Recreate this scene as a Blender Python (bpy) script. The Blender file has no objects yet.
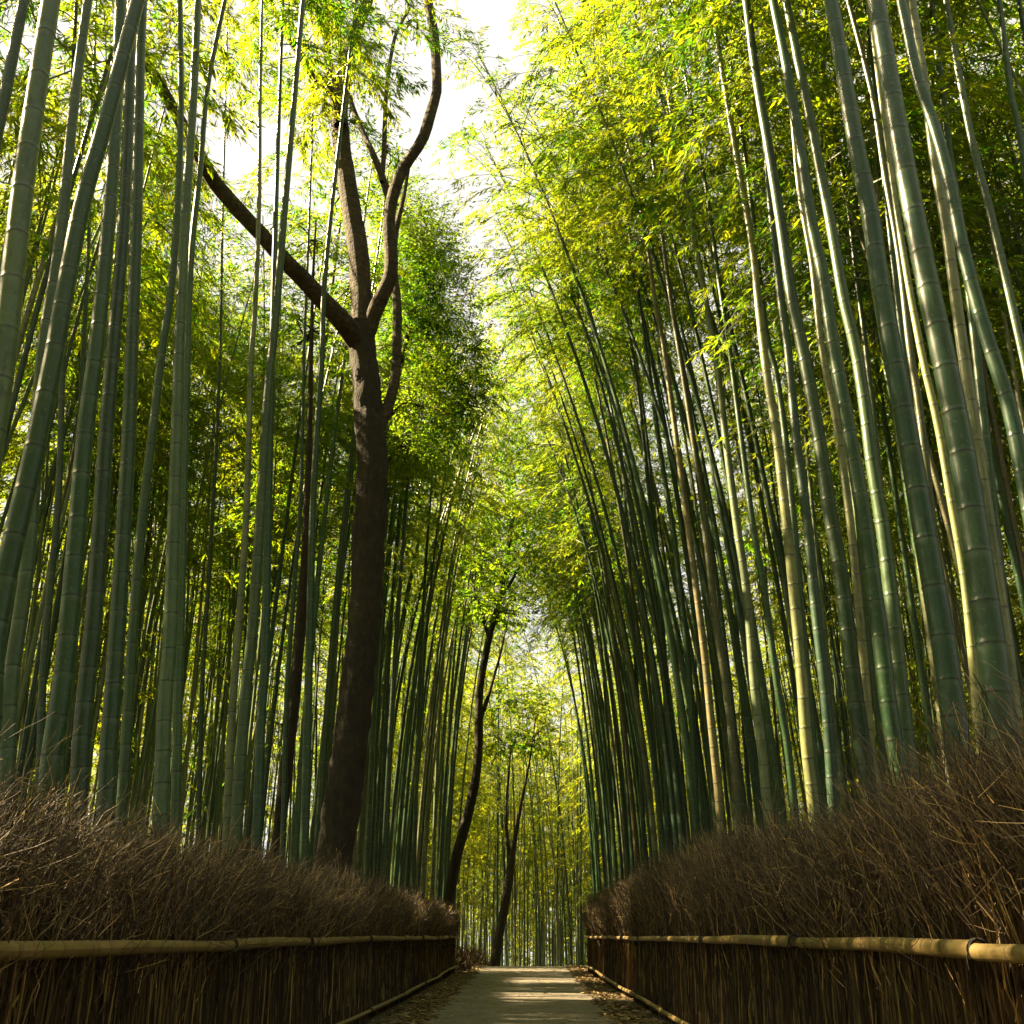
import bpy, math, random
import numpy as np
from mathutils import Vector

SEED = 11
rng = np.random.default_rng(SEED)
R = math.radians
scene = bpy.context.scene
COL = scene.collection

# ------------------------------------------------------------------ camera
F = 1000.0
PITCH = math.atan(423.0 / F)
YAW = math.atan(0.016 * math.cos(PITCH))
CAM = np.array([0.0, 0.0, 1.0])
fw = np.array([-math.sin(YAW) * math.cos(PITCH), math.cos(YAW) * math.cos(PITCH), math.sin(PITCH)])
rt = np.array([math.cos(YAW), math.sin(YAW), 0.0])
up = np.cross(rt, fw)


def at(px, py, Y):
    """the point at distance Y down the path that lies on a given line of sight"""
    d = fw + rt * (px - 512) / F + up * (512 - py) / F
    return CAM + d * (Y / d[1])


def proj(p):
    q = np.asarray(p, float) - CAM
    w = q @ fw
    return 512 + F * (q @ rt) / w, 512 - F * (q @ up) / w


cam = bpy.data.cameras.new("camera")
cam.sensor_width = 36.0
cam.lens = F / 1024.0 * 36.0
cam.clip_start = 0.05
cam.clip_end = 2000
cam_o = bpy.data.objects.new("camera", cam)
COL.objects.link(cam_o)
cam_o.location = CAM
cam_o.rotation_euler = (math.pi / 2 + PITCH, 0, YAW)
scene.camera = cam_o

# ------------------------------------------------------------------ light
SUN_EL, SUN_AZ = R(SUN_EL_DEG := 41), R(SUN_AZ_DEG := -78)   # azimuth from +Y towards +X
world = bpy.data.worlds.new("World")
scene.world = world
world.use_nodes = True
nt = world.node_tree
bg = nt.nodes["Background"]
sky = nt.nodes.new("ShaderNodeTexSky")
sky.sky_type = 'NISHITA'
sky.sun_disc = False
sky.sun_elevation = SUN_EL
sky.sun_rotation = SUN_AZ
sky.dust_density = 1.5
sky.air_density = 0.7
sky.ozone_density = 0.0
# thin bright cloud over most of the sky
ctc = nt.nodes.new("ShaderNodeTexCoord")
cns = nt.nodes.new("ShaderNodeTexNoise")
cns.inputs['Scale'].default_value = 2.2
cns.inputs['Detail'].default_value = 6
cmr = nt.nodes.new("ShaderNodeMapRange")
cmr.inputs[1].default_value, cmr.inputs[2].default_value = 0.30, 0.55
cmr.inputs[3].default_value, cmr.inputs[4].default_value = 0.86, 0.99
cmx = nt.nodes.new("ShaderNodeMix")
cmx.data_type = 'RGBA'
cmx.inputs[7].default_value = (2.65, 2.5, 2.3, 1)
nt.links.new(ctc.outputs['Generated'], cns.inputs['Vector'])
nt.links.new(cns.outputs[0], cmr.inputs[0])
nt.links.new(cmr.outputs[0], cmx.inputs[0])
nt.links.new(sky.outputs[0], cmx.inputs[6])
nt.links.new(cmx.outputs[2], bg.inputs[0])
bg.inputs[1].default_value = 0.05
sun = bpy.data.lights.new("sun", 'SUN')
sun.energy = 5.0
sun.angle = R(0.5)
sun.color = (1.0, 0.77, 0.45)
sun_o = bpy.data.objects.new("sun", sun)
COL.objects.link(sun_o)
sd = Vector((math.sin(SUN_AZ) * math.cos(SUN_EL), math.cos(SUN_AZ) * math.cos(SUN_EL), math.sin(SUN_EL)))
sun_o.rotation_euler = sd.to_track_quat('Z', 'Y').to_euler()
sun_o.location = (-20, 20, 30)

vs = scene.view_settings
vs.view_transform = 'Standard'
vs.look = 'None'
vs.gamma = 1
vs.exposure = 3.15
cy = scene.cycles
cy.max_bounces = 8
cy.diffuse_bounces = 4
cy.glossy_bounces = 2
cy.transmission_bounces = 5
cy.transparent_max_bounces = 4
cy.caustics_reflective = False
cy.caustics_refractive = False
cy.sample_clamp_indirect = 6
cy.use_denoising = True
cy.use_adaptive_sampling = True
cy.adaptive_threshold = 0.02

# ------------------------------------------------------------------ materials


class NT:
    def __init__(self, name):
        self.m = bpy.data.materials.new(name)
        self.m.use_nodes = True
        self.t = self.m.node_tree
        self.p = self.t.nodes["Principled BSDF"]
        self.out = self.t.nodes["Material Output"]

    def n(self, typ, ins=None, **kw):
        x = self.t.nodes.new(typ)
        for k, v in kw.items():
            setattr(x, k, v)
        for k, v in (ins or {}).items():
            if hasattr(v, "is_linked"):
                self.t.links.new(v, x.inputs[k])
            else:
                x.inputs[k].default_value = v
        return x

    def math(self, op, a, b=0.0, clamp=False):
        return self.n('ShaderNodeMath', {0: a, 1: b}, operation=op, use_clamp=clamp).outputs[0]

    def mix(self, fac, a, b, typ='MIX'):
        x = self.t.nodes.new('ShaderNodeMix')
        x.data_type = 'RGBA'
        x.blend_type = typ
        for k, v in ((0, fac), (6, a), (7, b)):
            if hasattr(v, "is_linked"):
                self.t.links.new(v, x.inputs[k])
            else:
                x.inputs[k].default_value = v if k == 0 else (*v[:3], 1)
        return x.outputs[2]

    def ramp(self, fac, stops):
        x = self.n('ShaderNodeValToRGB', {0: fac})
        e = x.color_ramp.elements
        while len(e) < len(stops):
            e.new(0.5)
        for q, (p, c) in zip(e, stops):
            q.position = p
            q.color = (*c, 1) if len(c) == 3 else c
        return x.outputs[0]

    def noise(self, vec, scale, detail=4, rough=0.55):
        return self.n('ShaderNodeTexNoise', {'Vector': vec, 'Scale': scale, 'Detail': detail, 'Roughness': rough}).outputs[0]

    def set(self, **kw):
        for k, v in kw.items():
            k = k.replace('_', ' ')
            if hasattr(v, "is_linked"):
                self.t.links.new(v, self.p.inputs[k])
            else:
                self.p.inputs[k].default_value = v
        return self.m


def culm_material(name):
    """bamboo skin: tone from the object colour, rings and waxy bloom at each node (uv.y counts nodes)"""
    m = NT(name)
    uv = m.n('ShaderNodeUVMap').outputs[0]
    s = m.n('ShaderNodeSeparateXYZ', {0: uv})
    v = s.outputs[1]
    fr = m.math('FRACT', v)
    oi = m.n('ShaderNodeObjectInfo')
    tone, rnd = oi.outputs['Color'], oi.outputs['Random']
    tc = m.n('ShaderNodeTexCoord').outputs['Object']
    mp = m.n('ShaderNodeMapping', {'Vector': tc, 'Scale': (1, 1, 0.12)}).outputs[0]
    fine = m.noise(mp, 60, 5, 0.6)
    big = m.noise(tc, 2.3, 4, 0.6)
    blot = m.noise(tc, 9.0, 5, 0.65)
    # each joint has its own shade
    wn = m.n('ShaderNodeTexWhiteNoise', {'W': m.math('ADD', m.math('FLOOR', v), m.math('MULTIPLY', rnd, 97.0))}, noise_dimensions='1D').outputs[0]
    col = m.mix(m.math('MULTIPLY', wn, 0.30), tone, (0.040, 0.070, 0.016))
    col = m.mix(m.ramp(big, [(0.40, (0, 0, 0)), (0.68, (0.55, 0.55, 0.55))]), col, (0.015, 0.048, 0.023))
    col = m.mix(m.ramp(blot, [(0.52, (0, 0, 0)), (0.72, (0.5, 0.5, 0.5))]), col, (0.012, 0.022, 0.009))
    col = m.mix(m.ramp(fine, [(0.45, (0, 0, 0)), (0.75, (0.30, 0.30, 0.30))]), col, (0.032, 0.076, 0.028))
    speck = m.noise(tc, 38, 3, 0.6)
    col = m.mix(m.ramp(speck, [(0.60, (0, 0, 0)), (0.70, (0.55, 0.55, 0.55))]), col, (0.10, 0.125, 0.085))
    drip = m.noise(m.n('ShaderNodeMapping', {'Vector': tc, 'Scale': (1, 1, 0.25)}).outputs[0], 22, 4, 0.6)
    col = m.mix(m.ramp(drip, [(0.56, (0, 0, 0)), (0.70, (0.6, 0.6, 0.6))]), col, (0.010, 0.018, 0.008))
    # waxy bloom just under the node, dark sheath scar at the node
    bloom = m.ramp(fr, [(0.0, (0, 0, 0)), (0.80, (0, 0, 0)), (0.955, (0.28, 0.28, 0.28)), (0.97, (0.0, 0.0, 0.0))])
    bloom = m.math('MULTIPLY', bloom, m.ramp(blot, [(0.35, (1.6, 1.6, 1.6)), (0.6, (0.4, 0.4, 0.4))]))
    col = m.mix(bloom, col, (0.115, 0.15, 0.105))
    scar = m.ramp(fr, [(0.0, (0.55, 0.55, 0.55)), (0.02, (0.45, 0.45, 0.45)), (0.045, (0, 0, 0)), (0.965, (0, 0, 0)), (0.985, (0.9, 0.9, 0.9)), (1.0, (0.9, 0.9, 0.9))])
    patch = m.noise(tc, 14, 3, 0.6)
    scar = m.math('MULTIPLY', scar, m.ramp(patch, [(0.30, (0.35, 0.35, 0.35)), (0.55, (1, 1, 1))]))
    col = m.mix(scar, col, (0.006, 0.007, 0.004))
    bump = m.n('ShaderNodeBump', {'Height': fine, 'Strength': 0.12, 'Distance': 0.004}).outputs[0]
    return m.set(Base_Color=col, Roughness=m.ramp(blot, [(0.3, (0.29, 0.29, 0.29)), (0.7, (0.46, 0.46, 0.46))]), Specular_IOR_Level=0.34, Normal=bump)


def leaf_material(name, cols, trans, tfac=0.5):
    m = NT(name)
    g = m.n('ShaderNodeNewGeometry')
    oi = m.n('ShaderNodeObjectInfo').outputs['Random']
    r = g.outputs['Random Per Island']
    base = m.ramp(r, cols)
    pos = m.noise(g.outputs['Position'], 0.55, 3, 0.5)
    base = m.mix(m.ramp(pos, [(0.38, (0, 0, 0)), (0.62, (0.6, 0.6, 0.6))]), base, cols[-1][1])
    tr = m.mix(m.ramp(r, [(0.0, (0, 0, 0)), (0.55, (0.22, 0.22, 0.22)), (1.0, (1, 1, 1))]), trans[0], trans[1])
    tr = m.mix(m.ramp(pos, [(0.38, (0, 0, 0)), (0.62, (0.7, 0.7, 0.7))]), tr, trans[1])
    m.set(Base_Color=base, Roughness=0.5, Specular_IOR_Level=0.25)
    tb = m.n('ShaderNodeBsdfTranslucent', {0: tr})
    mx = m.n('ShaderNodeMixShader', {0: tfac, 1: m.p.outputs[0], 2: tb.outputs[0]})
    m.t.links.new(mx.outputs[0], m.out.inputs[0])
    return m.m


def bark_material(name, c0, c1, c2, scale=1.0, ringed=0.8):
    m = NT(name)
    tc = m.n('ShaderNodeTexCoord').outputs['Object']
    mp = m.n('ShaderNodeMapping', {'Vector': tc, 'Scale': (1, 1, 0.35)}).outputs[0]
    a = m.noise(mp, 14 * scale, 7, 0.68)
    ring = m.n('ShaderNodeMapping', {'Vector': tc, 'Scale': (1, 1, 3.2)}).outputs[0]
    b = m.noise(ring, 4.5 * scale, 4, 0.6)
    col = m.ramp(a, [(0.30, c0), (0.55, c1), (0.78, c2)])
    col = m.mix(m.ramp(b, [(0.50, (0, 0, 0)), (0.66, (ringed,) * 3)]), col, tuple(x * 0.45 for x in c0))
    moss = m.noise(tc, 1.6, 5, 0.65)
    col = m.mix(m.ramp(moss, [(0.55, (0, 0, 0)), (0.75, (0.6, 0.6, 0.6))]), col, (0.060, 0.068, 0.016))
    h = m.math('ADD', a, m.math('MULTIPLY', b, -ringed))
    bump = m.n('ShaderNodeBump', {'Height': h, 'Strength': 1.0, 'Distance': 0.06}).outputs[0]
    return m.set(Base_Color=col, Roughness=0.9, Normal=bump)


def twig_material(name, stops):
    m = NT(name)
    g = m.n('ShaderNodeNewGeometry')
    col = m.ramp(g.outputs['Random Per Island'], stops)
    n = m.noise(g.outputs['Position'], 2.0, 4, 0.6)
    col = m.mix(m.ramp(n, [(0.45, (0, 0, 0)), (0.7, (0.55, 0.55, 0.55))]), col, (0.026, 0.016, 0.008))
    return m.set(Base_Color=col, Roughness=0.75)


M_CULM = culm_material("bamboo_skin")
M_LEAF = leaf_material("bamboo_leaf", [(0.0, (0.018, 0.070, 0.008)), (0.5, (0.034, 0.100, 0.010)), (1.0, (0.085, 0.120, 0.012))],
                       [(0.070, 0.31, 0.008), (0.43, 0.45, 0.007)], 0.60)
M_LEAF_SUNLIT = leaf_material("sunlit_tint_bamboo_leaf", [(0.0, (0.030, 0.070, 0.008)), (0.5, (0.060, 0.095, 0.010)), (1.0, (0.11, 0.11, 0.012))],
                            [(0.18, 0.37, 0.007), (0.55, 0.53, 0.008)], 0.62)  # yellower copy of the bamboo leaf, golden sunlight put into its colour
M_BROAD = leaf_material("broad_leaf", [(0.0, (0.025, 0.085, 0.014)), (0.5, (0.04, 0.12, 0.018)), (1.0, (0.07, 0.14, 0.02))],
                        [(0.11, 0.37, 0.010), (0.36, 0.47, 0.010)], 0.56)
M_BRANCH = NT("bamboo_branch").set(Base_Color=(0.10, 0.14, 0.05, 1), Roughness=0.6)
M_CULMS = NT("thicket_culm")
M_CULMS = M_CULMS.set(Base_Color=M_CULMS.ramp(M_CULMS.n('ShaderNodeNewGeometry').outputs['Random Per Island'], [(0.0, (0.03, 0.06, 0.02)), (0.6, (0.06, 0.10, 0.035)), (1.0, (0.13, 0.14, 0.06))]), Roughness=0.5)
M_BARK = bark_material("bark", (0.020, 0.014, 0.007), (0.050, 0.035, 0.017), (0.15, 0.108, 0.050))
M_BARK_DARK = bark_material("dark_bark", (0.009, 0.007, 0.004), (0.021, 0.016, 0.008), (0.058, 0.047, 0.022), 1.0, 0.3)
M_TWIG = twig_material("brushwood", [(0.0, (0.009, 0.005, 0.002)), (0.46, (0.042, 0.024, 0.007)), (0.74, (0.115, 0.072, 0.021)), (0.85, (0.13, 0.102, 0.048)), (0.95, (0.42, 0.275, 0.085)), (1.0, (0.19, 0.17, 0.04))])
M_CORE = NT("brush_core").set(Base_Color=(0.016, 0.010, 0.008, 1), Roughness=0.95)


def rail_material():
    m = NT("rail_bamboo")
    s = m.n('ShaderNodeSeparateXYZ', {0: m.n('ShaderNodeUVMap').outputs[0]})
    v = s.outputs[1]
    fr = m.math('FRACT', v)
    tc = m.n('ShaderNodeTexCoord').outputs['Object']
    mp = m.n('ShaderNodeMapping', {'Vector': tc, 'Scale': (1, 0.1, 1)}).outputs[0]
    a = m.noise(mp, 40, 5, 0.6)
    b = m.noise(tc, 5, 5, 0.65)
    col = m.ramp(a, [(0.3, (0.14, 0.092, 0.026)), (0.7, (0.25, 0.172, 0.058))])
    col = m.mix(m.ramp(b, [(0.42, (0, 0, 0)), (0.68, (0.75, 0.75, 0.75))]), col, (0.12, 0.098, 0.018))
    d = m.noise(tc, 16, 5, 0.7)
    col = m.mix(m.ramp(d, [(0.52, (0, 0, 0)), (0.70, (0.8, 0.8, 0.8))]), col, (0.045, 0.034, 0.014))
    scar = m.ramp(fr, [(0.0, (0.7, 0.7, 0.7)), (0.03, (0.5, 0.5, 0.5)), (0.07, (0, 0, 0)), (0.95, (0, 0, 0)), (0.985, (0.85, 0.85, 0.85)), (1.0, (0.85, 0.85, 0.85))])
    col = m.mix(scar, col, (0.05, 0.04, 0.018))
    bump = m.n('ShaderNodeBump', {'Height': a, 'Strength': 0.15, 'Distance': 0.004}).outputs[0]
    return m.set(Base_Color=col, Roughness=0.55, Normal=bump)


M_RAIL = rail_material()
M_TIE = NT("tie_cord").set(Base_Color=(0.012, 0.011, 0.010, 1), Roughness=0.8)


def path_material():
    m = NT("worn_asphalt")
    tc = m.n('ShaderNodeTexCoord').outputs['Object']
    a = m.noise(tc, 70, 6, 0.7)
    b = m.noise(tc, 0.9, 5, 0.6)
    c = m.noise(tc, 6, 5, 0.6)
    col = m.ramp(a, [(0.30, (0.12, 0.105, 0.082)), (0.7, (0.25, 0.22, 0.175))])
    col = m.mix(m.ramp(b, [(0.40, (0, 0, 0)), (0.66, (0.8, 0.8, 0.8))]), col, (0.12, 0.105, 0.072))
    col = m.mix(m.ramp(c, [(0.56, (0, 0, 0)), (0.72, (0.5, 0.5, 0.5))]), col, (0.14, 0.115, 0.07))
    vor = m.n('ShaderNodeTexVoronoi', {'Vector': tc, 'Scale': 55.0}).outputs[0]
    col = m.mix(m.ramp(vor, [(0.12, (0.7, 0.7, 0.7)), (0.30, (0, 0, 0))]), col, (0.30, 0.27, 0.22))
    e = m.noise(tc, 2.6, 6, 0.7)
    col = m.mix(m.ramp(e, [(0.52, (0, 0, 0)), (0.60, (0.6, 0.6, 0.6)), (0.66, (0.1, 0.1, 0.1))]), col, (0.065, 0.058, 0.045))
    bump = m.n('ShaderNodeBump', {'Height': m.math('ADD', a, m.math('MULTIPLY', c, 2.0)), 'Strength': 0.7, 'Distance': 0.01}).outputs[0]
    return m.set(Base_Color=col, Roughness=0.8, Normal=bump)


def soil_material():
    m = NT("grove_floor")
    tc = m.n('ShaderNodeTexCoord').outputs['Object']
    a = m.noise(tc, 22, 6, 0.7)
    b = m.noise(tc, 0.7, 5, 0.6)
    col = m.ramp(a, [(0.30, (0.045, 0.032, 0.018)), (0.7, (0.14, 0.105, 0.055))])
    col = m.mix(m.ramp(b, [(0.45, (0, 0, 0)), (0.65, (0.6, 0.6, 0.6))]), col, (0.06, 0.065, 0.02))
    bump = m.n('ShaderNodeBump', {'Height': a, 'Strength': 1.0, 'Distance': 0.06}).outputs[0]
    return m.set(Base_Color=col, Roughness=0.95, Normal=bump)


M_PATH, M_SOIL = path_material(), soil_material()
M_LITTER = twig_material("dry_leaf", [(0.0, (0.08, 0.05, 0.02)), (0.5, (0.22, 0.15, 0.06)), (0.85, (0.36, 0.27, 0.12)), (1.0, (0.42, 0.34, 0.17))])

# ------------------------------------------------------------------ mesh helpers


class MB:
    """collects vertex/quad blocks, builds one mesh"""

    def __init__(self):
        self.v, self.f, self.m, self.uv, self.n = [], [], [], [], 0

    def add(self, verts, quads, mat=0, uv=None):
        verts = np.asarray(verts, np.float32).reshape(-1, 3)
        quads = np.asarray(quads, np.int32).reshape(-1, 4)
        self.v.append(verts)
        self.f.append(quads + self.n)
        self.m.append(np.full(len(quads), mat, np.int32))
        self.uv.append(np.zeros((len(quads), 4, 2), np.float32) if uv is None else np.asarray(uv, np.float32).reshape(-1, 4, 2))
        self.n += len(verts)

    def mesh(self, name, mats, smooth=True, uv=False):
        v = np.concatenate(self.v)
        f = np.concatenate(self.f)
        me = bpy.data.meshes.new(name)
        me.vertices.add(len(v))
        me.vertices.foreach_set("co", v.ravel())
        me.loops.add(f.size)
        me.loops.foreach_set("vertex_index", f.ravel())
        me.polygons.add(len(f))
        me.polygons.foreach_set("loop_start", np.arange(0, f.size, 4, dtype=np.int32))
        me.polygons.foreach_set("material_index", np.concatenate(self.m))
        me.polygons.foreach_set("use_smooth", np.full(len(f), smooth))
        for q in mats:
            me.materials.append(q)
        if uv:
            l = me.uv_layers.new(name="UVMap")
            l.data.foreach_set("uv", np.concatenate(self.uv).ravel())
        me.update(calc_edges=True)
        me.validate()
        return me


def link(name, me, parent=None):
    o = bpy.data.objects.new(name, me)
    COL.objects.link(o)
    if parent is not None:
        o.parent = parent
    return o


def empty(name, loc):
    o = bpy.data.objects.new(name, None)
    o.empty_display_size = 0.2
    o.location = loc
    COL.objects.link(o)
    return o


def tag(o, label=None, cat=None, group=None, kind=None):
    for k, v in (('label', label), ('category', cat), ('group', group), ('kind', kind)):
        if v:
            o[k] = v
    return o


def norm(a):
    return a / np.maximum(np.linalg.norm(a, axis=-1, keepdims=True), 1e-9)


def tubes(mb, P, Rr, sides=3, mat=0):
    """P (N,K,3) centre lines, Rr (N,K) radii"""
    P = np.asarray(P, float)
    N, K, _ = P.shape
    T = norm(np.gradient(P, axis=1))
    ref = np.where(np.abs(T[..., 2:3]) > 0.9, np.array([1.0, 0, 0]), np.array([0, 0, 1.0]))
    ref = np.broadcast_to(ref[:, :1], T.shape)
    A = norm(np.cross(T, ref))
    B = np.cross(T, A)
    an = np.arange(sides) / sides * 2 * np.pi
    V = P[:, :, None] + np.asarray(Rr)[:, :, None, None] * (A[:, :, None] * np.cos(an)[None, None, :, None] + B[:, :, None] * np.sin(an)[None, None, :, None])
    i = np.arange(sides)
    base = (np.arange(N)[:, None, None] * K + np.arange(K - 1)[None, :, None]) * sides
    q = np.stack([base + i, base + (i + 1) % sides, base + sides + (i + 1) % sides, base + sides + i], -1)
    mb.add(V, q, mat)


SUNV = np.array([math.sin(SUN_AZ) * math.cos(SUN_EL), math.cos(SUN_AZ) * math.cos(SUN_EL), math.sin(SUN_EL)])
GAPS = []          # (a, b, half width): openings in the leaf cover along the sun's direction through the stretch a-b


def open_to_sun(P, off, pad=0.0):
    """True for the points that would stand in one of the openings"""
    Q = np.asarray(P) + off
    bad = np.zeros(len(Q), bool)
    for a, b, h in GAPS:
        e = b - a
        n = np.cross(e, SUNV)
        n /= np.linalg.norm(n)
        w = Q - a
        dist = np.abs(w @ n)
        # in-plane coordinates
        M = np.array([[e @ e, e @ SUNV], [e @ SUNV, 1.0]])
        r = np.stack([w @ e, w @ SUNV], 1)
        st = r @ np.linalg.inv(M).T
        bad |= (dist < h + pad) & (st[:, 0] > -0.05) & (st[:, 0] < 1.05) & (st[:, 1] > 0.35)
    return bad


def leaves(mb, base, d, nrm, L, W, mat=0, off=None):
    if off is not None and GAPS:
        keep = ~open_to_sun(base, off)
        base, d, nrm, L, W = base[keep], d[keep], nrm[keep], L[keep], W[keep]
    s = norm(np.cross(d, nrm))
    n2 = np.cross(s, d)
    L = np.asarray(L)[:, None]
    W = np.asarray(W)[:, None]
    v0 = base
    v1 = base + d * L * 0.38 + s * W * 0.5
    v2 = base + d * L - n2 * L * 0.10
    v3 = base + d * L * 0.38 - s * W * 0.5
    V = np.stack([v0, v1, v2, v3], 1)
    mb.add(V, np.arange(len(base) * 4).reshape(-1, 4), mat)


def smooth_line(pts, n):
    """Catmull-Rom through pts, n samples by length"""
    P = np.asarray(pts, float)
    Q = np.vstack([2 * P[0] - P[1], P, 2 * P[-1] - P[-2]])
    out = []
    for i in range(1, len(Q) - 2):
        t = np.linspace(0, 1, 24, endpoint=False)[:, None]
        a, b, c, d = Q[i - 1], Q[i], Q[i + 1], Q[i + 2]
        out.append(0.5 * (2 * b + (c - a) * t + (2 * a - 5 * b + 4 * c - d) * t ** 2 + (3 * b - a - 3 * c + d) * t ** 3))
    out = np.vstack(out + [P[-1:]])
    L = np.r_[0, np.cumsum(np.linalg.norm(np.diff(out, axis=0), axis=1))]
    s = np.linspace(0, L[-1], n)
    return np.stack([np.interp(s, L, out[:, k]) for k in range(out.shape[1])], 1)


# ------------------------------------------------------------------ bamboo


def culm_mesh(axis, d0, sides, seed, taper=0.72):
    """axis: dense polyline from the ground up; nodes every 15-33 cm with a swollen ring"""
    g = np.random.default_rng(seed)
    axis = np.asarray(axis, float)
    L = np.r_[0, np.cumsum(np.linalg.norm(np.diff(axis, axis=0), axis=1))]
    tot = L[-1]
    s, nodes = 0.05, []
    while s < tot - 0.1:
        nodes.append(s)
        f = s / tot
        s += (0.13 + 0.20 * min(1, f * 5)) * g.uniform(0.85, 1.15) * (1 - 0.35 * max(0, f - 0.6) / 0.4)
    ss, rr, vv = [], [], []
    for k, n0 in enumerate(nodes):
        n1 = nodes[k + 1] if k + 1 < len(nodes) else tot
        gap = n1 - n0
        for fr, ds, kr in ((0.0, 0.0, 1.035), (0.035, 0.010, 0.982), (0.10, 0.035, 0.996), (0.20, 0.07, 1.0), (0.80, gap - 0.065, 1.0), (0.90, gap - 0.03, 1.0), (0.955, gap - 0.014, 1.004), (0.975, gap - 0.007, 1.03)):
            ss.append(n0 + ds)
            rr.append(kr)
            vv.append(k + fr)
    ss.append(tot)
    rr.append(0.9)
    vv.append(len(nodes))
    ss, rr, vv = map(np.asarray, (ss, rr, vv))
    C = np.stack([np.interp(ss, L, axis[:, k]) for k in range(3)], 1)
    f = ss / tot
    rad = d0 / 2 * rr * (1 - taper * f ** 1.25) * (1 + 0.10 * np.exp(-ss / 0.35))
    T = norm(np.gradient(C, axis=0))
    A = norm(np.cross(T, np.array([0, 1.0, 0.0])))
    B = np.cross(T, A)
    an = np.arange(sides + 1) / sides * 2 * np.pi
    V = C[:, None] + rad[:, None, None] * (A[:, None] * np.cos(an)[None, :, None] + B[:, None] * np.sin(an)[None, :, None])
    S1 = sides + 1
    K = len(ss)
    b = np.arange(K - 1)[:, None] * S1 + np.arange(sides)[None]
    q = np.stack([b, b + 1, b + S1 + 1, b + S1], -1)
    u = np.arange(S1) / sides
    UV = np.stack(np.broadcast_arrays(u[None], vv[:, None]), -1)
    uv = np.stack([UV[:-1, :-1], UV[:-1, 1:], UV[1:, 1:], UV[1:, :-1]], 2)
    mb = MB()
    mb.add(V, q, 0, uv)
    return mb


def foliage(mb, axis, start, seed, nleaf=4500, lsize=0.135, spread=1.0, branch_mat=0, leaf_mat=1, twigs=True, off=None):
    """branches, twigs and leaf sprays on the upper part of a culm (axis: dense polyline)"""
    g = np.random.default_rng(seed)
    axis = np.asarray(axis, float)
    L = np.r_[0, np.cumsum(np.linalg.norm(np.diff(axis, axis=0), axis=1))]
    tot = L[-1]
    nb = max(10, int((1 - start) * tot / 0.30) * 2)
    f = start + (1 - start) * (np.arange(nb) + g.uniform(0, 1, nb)) / nb
    s = f * tot
    P0 = np.stack([np.interp(s, L, axis[:, k]) for k in range(3)], 1)
    u = (f - start) / (1 - start)
    az = np.arange(nb) * np.pi + g.normal(0, 0.9, nb) + g.uniform(0, 6.28)
    ln = spread * (0.55 + 1.35 * np.sin(np.pi * np.clip(u * 0.8 + 0.22, 0, 1))) * g.uniform(0.65, 1.25, nb)
    out = np.stack([np.cos(az), np.sin(az), np.zeros(nb)], 1)
    rise = g.uniform(0.25, 0.75, nb)
    K = 6
    t = np.linspace(0, 1, K)
    droop = g.uniform(0.45, 0.95, nb)
    Pb = P0[:, None] + out[:, None] * (ln[:, None] * t)[..., None] * 1.0
    Pb[..., 2] += ln[:, None] * (rise[:, None] * t - droop[:, None] * t ** 2.2)
    ok = ~(open_to_sun(Pb[:, 1], off, 0.1) | open_to_sun(Pb[:, 3], off, 0.1) | open_to_sun(Pb[:, 5], off, 0.1)) if off is not None else np.ones(nb, bool)
    if ok.any():
        tubes(mb, Pb[ok], np.linspace(0.010, 0.003, K)[None] * (0.7 + 0.5 * ln[ok][:, None] / 2), 3, branch_mat)
    # sprays along branches
    per = 9
    ns = max(nb * 2, nleaf // per)
    bi = g.choice(nb, ns, p=ln / ln.sum())
    tt = g.uniform(0.18, 1.0, ns) ** 0.8
    k0 = np.clip((tt * (K - 1)).astype(int), 0, K - 2)
    fr = (tt * (K - 1) - k0)[:, None]
    Q0 = Pb[bi, k0] * (1 - fr) + Pb[bi, k0 + 1] * fr
    bd = norm(Pb[bi, k0 + 1] - Pb[bi, k0])
    side = g.choice([-1, 1], ns) * g.uniform(0.3, 1.1, ns)
    ca, sa = np.cos(side), np.sin(side)
    sdir = np.stack([bd[:, 0] * ca - bd[:, 1] * sa, bd[:, 0] * sa + bd[:, 1] * ca, bd[:, 2] * 0.5 + g.uniform(-0.25, 0.2, ns)], 1)
    sdir = norm(sdir)
    sl = g.uniform(0.16, 0.46, ns) * spread ** 0.5
    tw = np.linspace(0, 1, 3)
    Pt = Q0[:, None] + sdir[:, None] * (sl[:, None] * tw)[..., None]
    Pt[..., 2] -= (sl[:, None] * 0.28) * tw ** 2
    if twigs:
        ok = ~open_to_sun(Pt[:, 1], off, 0.1) if off is not None else np.ones(ns, bool)
        tubes(mb, Pt[ok], np.full((ok.sum(), 3), 0.0022), 3, branch_mat)
    # leaves: a flat fan on each spray
    j = np.tile(np.arange(per), ns)
    si = np.repeat(np.arange(ns), per)
    n = len(j)
    tl = np.clip(0.15 + 0.85 * j / (per - 1) + g.normal(0, 0.07, n), 0.02, 1.0)
    b0 = Q0[si] + sdir[si] * (sl[si] * tl)[:, None]
    b0[:, 2] -= sl[si] * 0.28 * tl ** 2
    la = np.where(j % 2 == 0, 1, -1) * g.uniform(0.25, 1.0, n)
    ca, sa = np.cos(la), np.sin(la)
    d = sdir[si]
    ld = np.stack([d[:, 0] * ca - d[:, 1] * sa, d[:, 0] * sa + d[:, 1] * ca, d[:, 2] * 0.5 - g.uniform(0.05, 0.75, n)], 1)
    ld = norm(ld)
    nr = norm(np.array([0, 0, 1.0]) + g.normal(0, 0.45, (n, 3)))
    Ls = lsize * g.uniform(0.45, 1.4, n)
    leaves(mb, b0, ld, nr, Ls, Ls * g.uniform(0.17, 0.26, n), leaf_mat, off)


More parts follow.
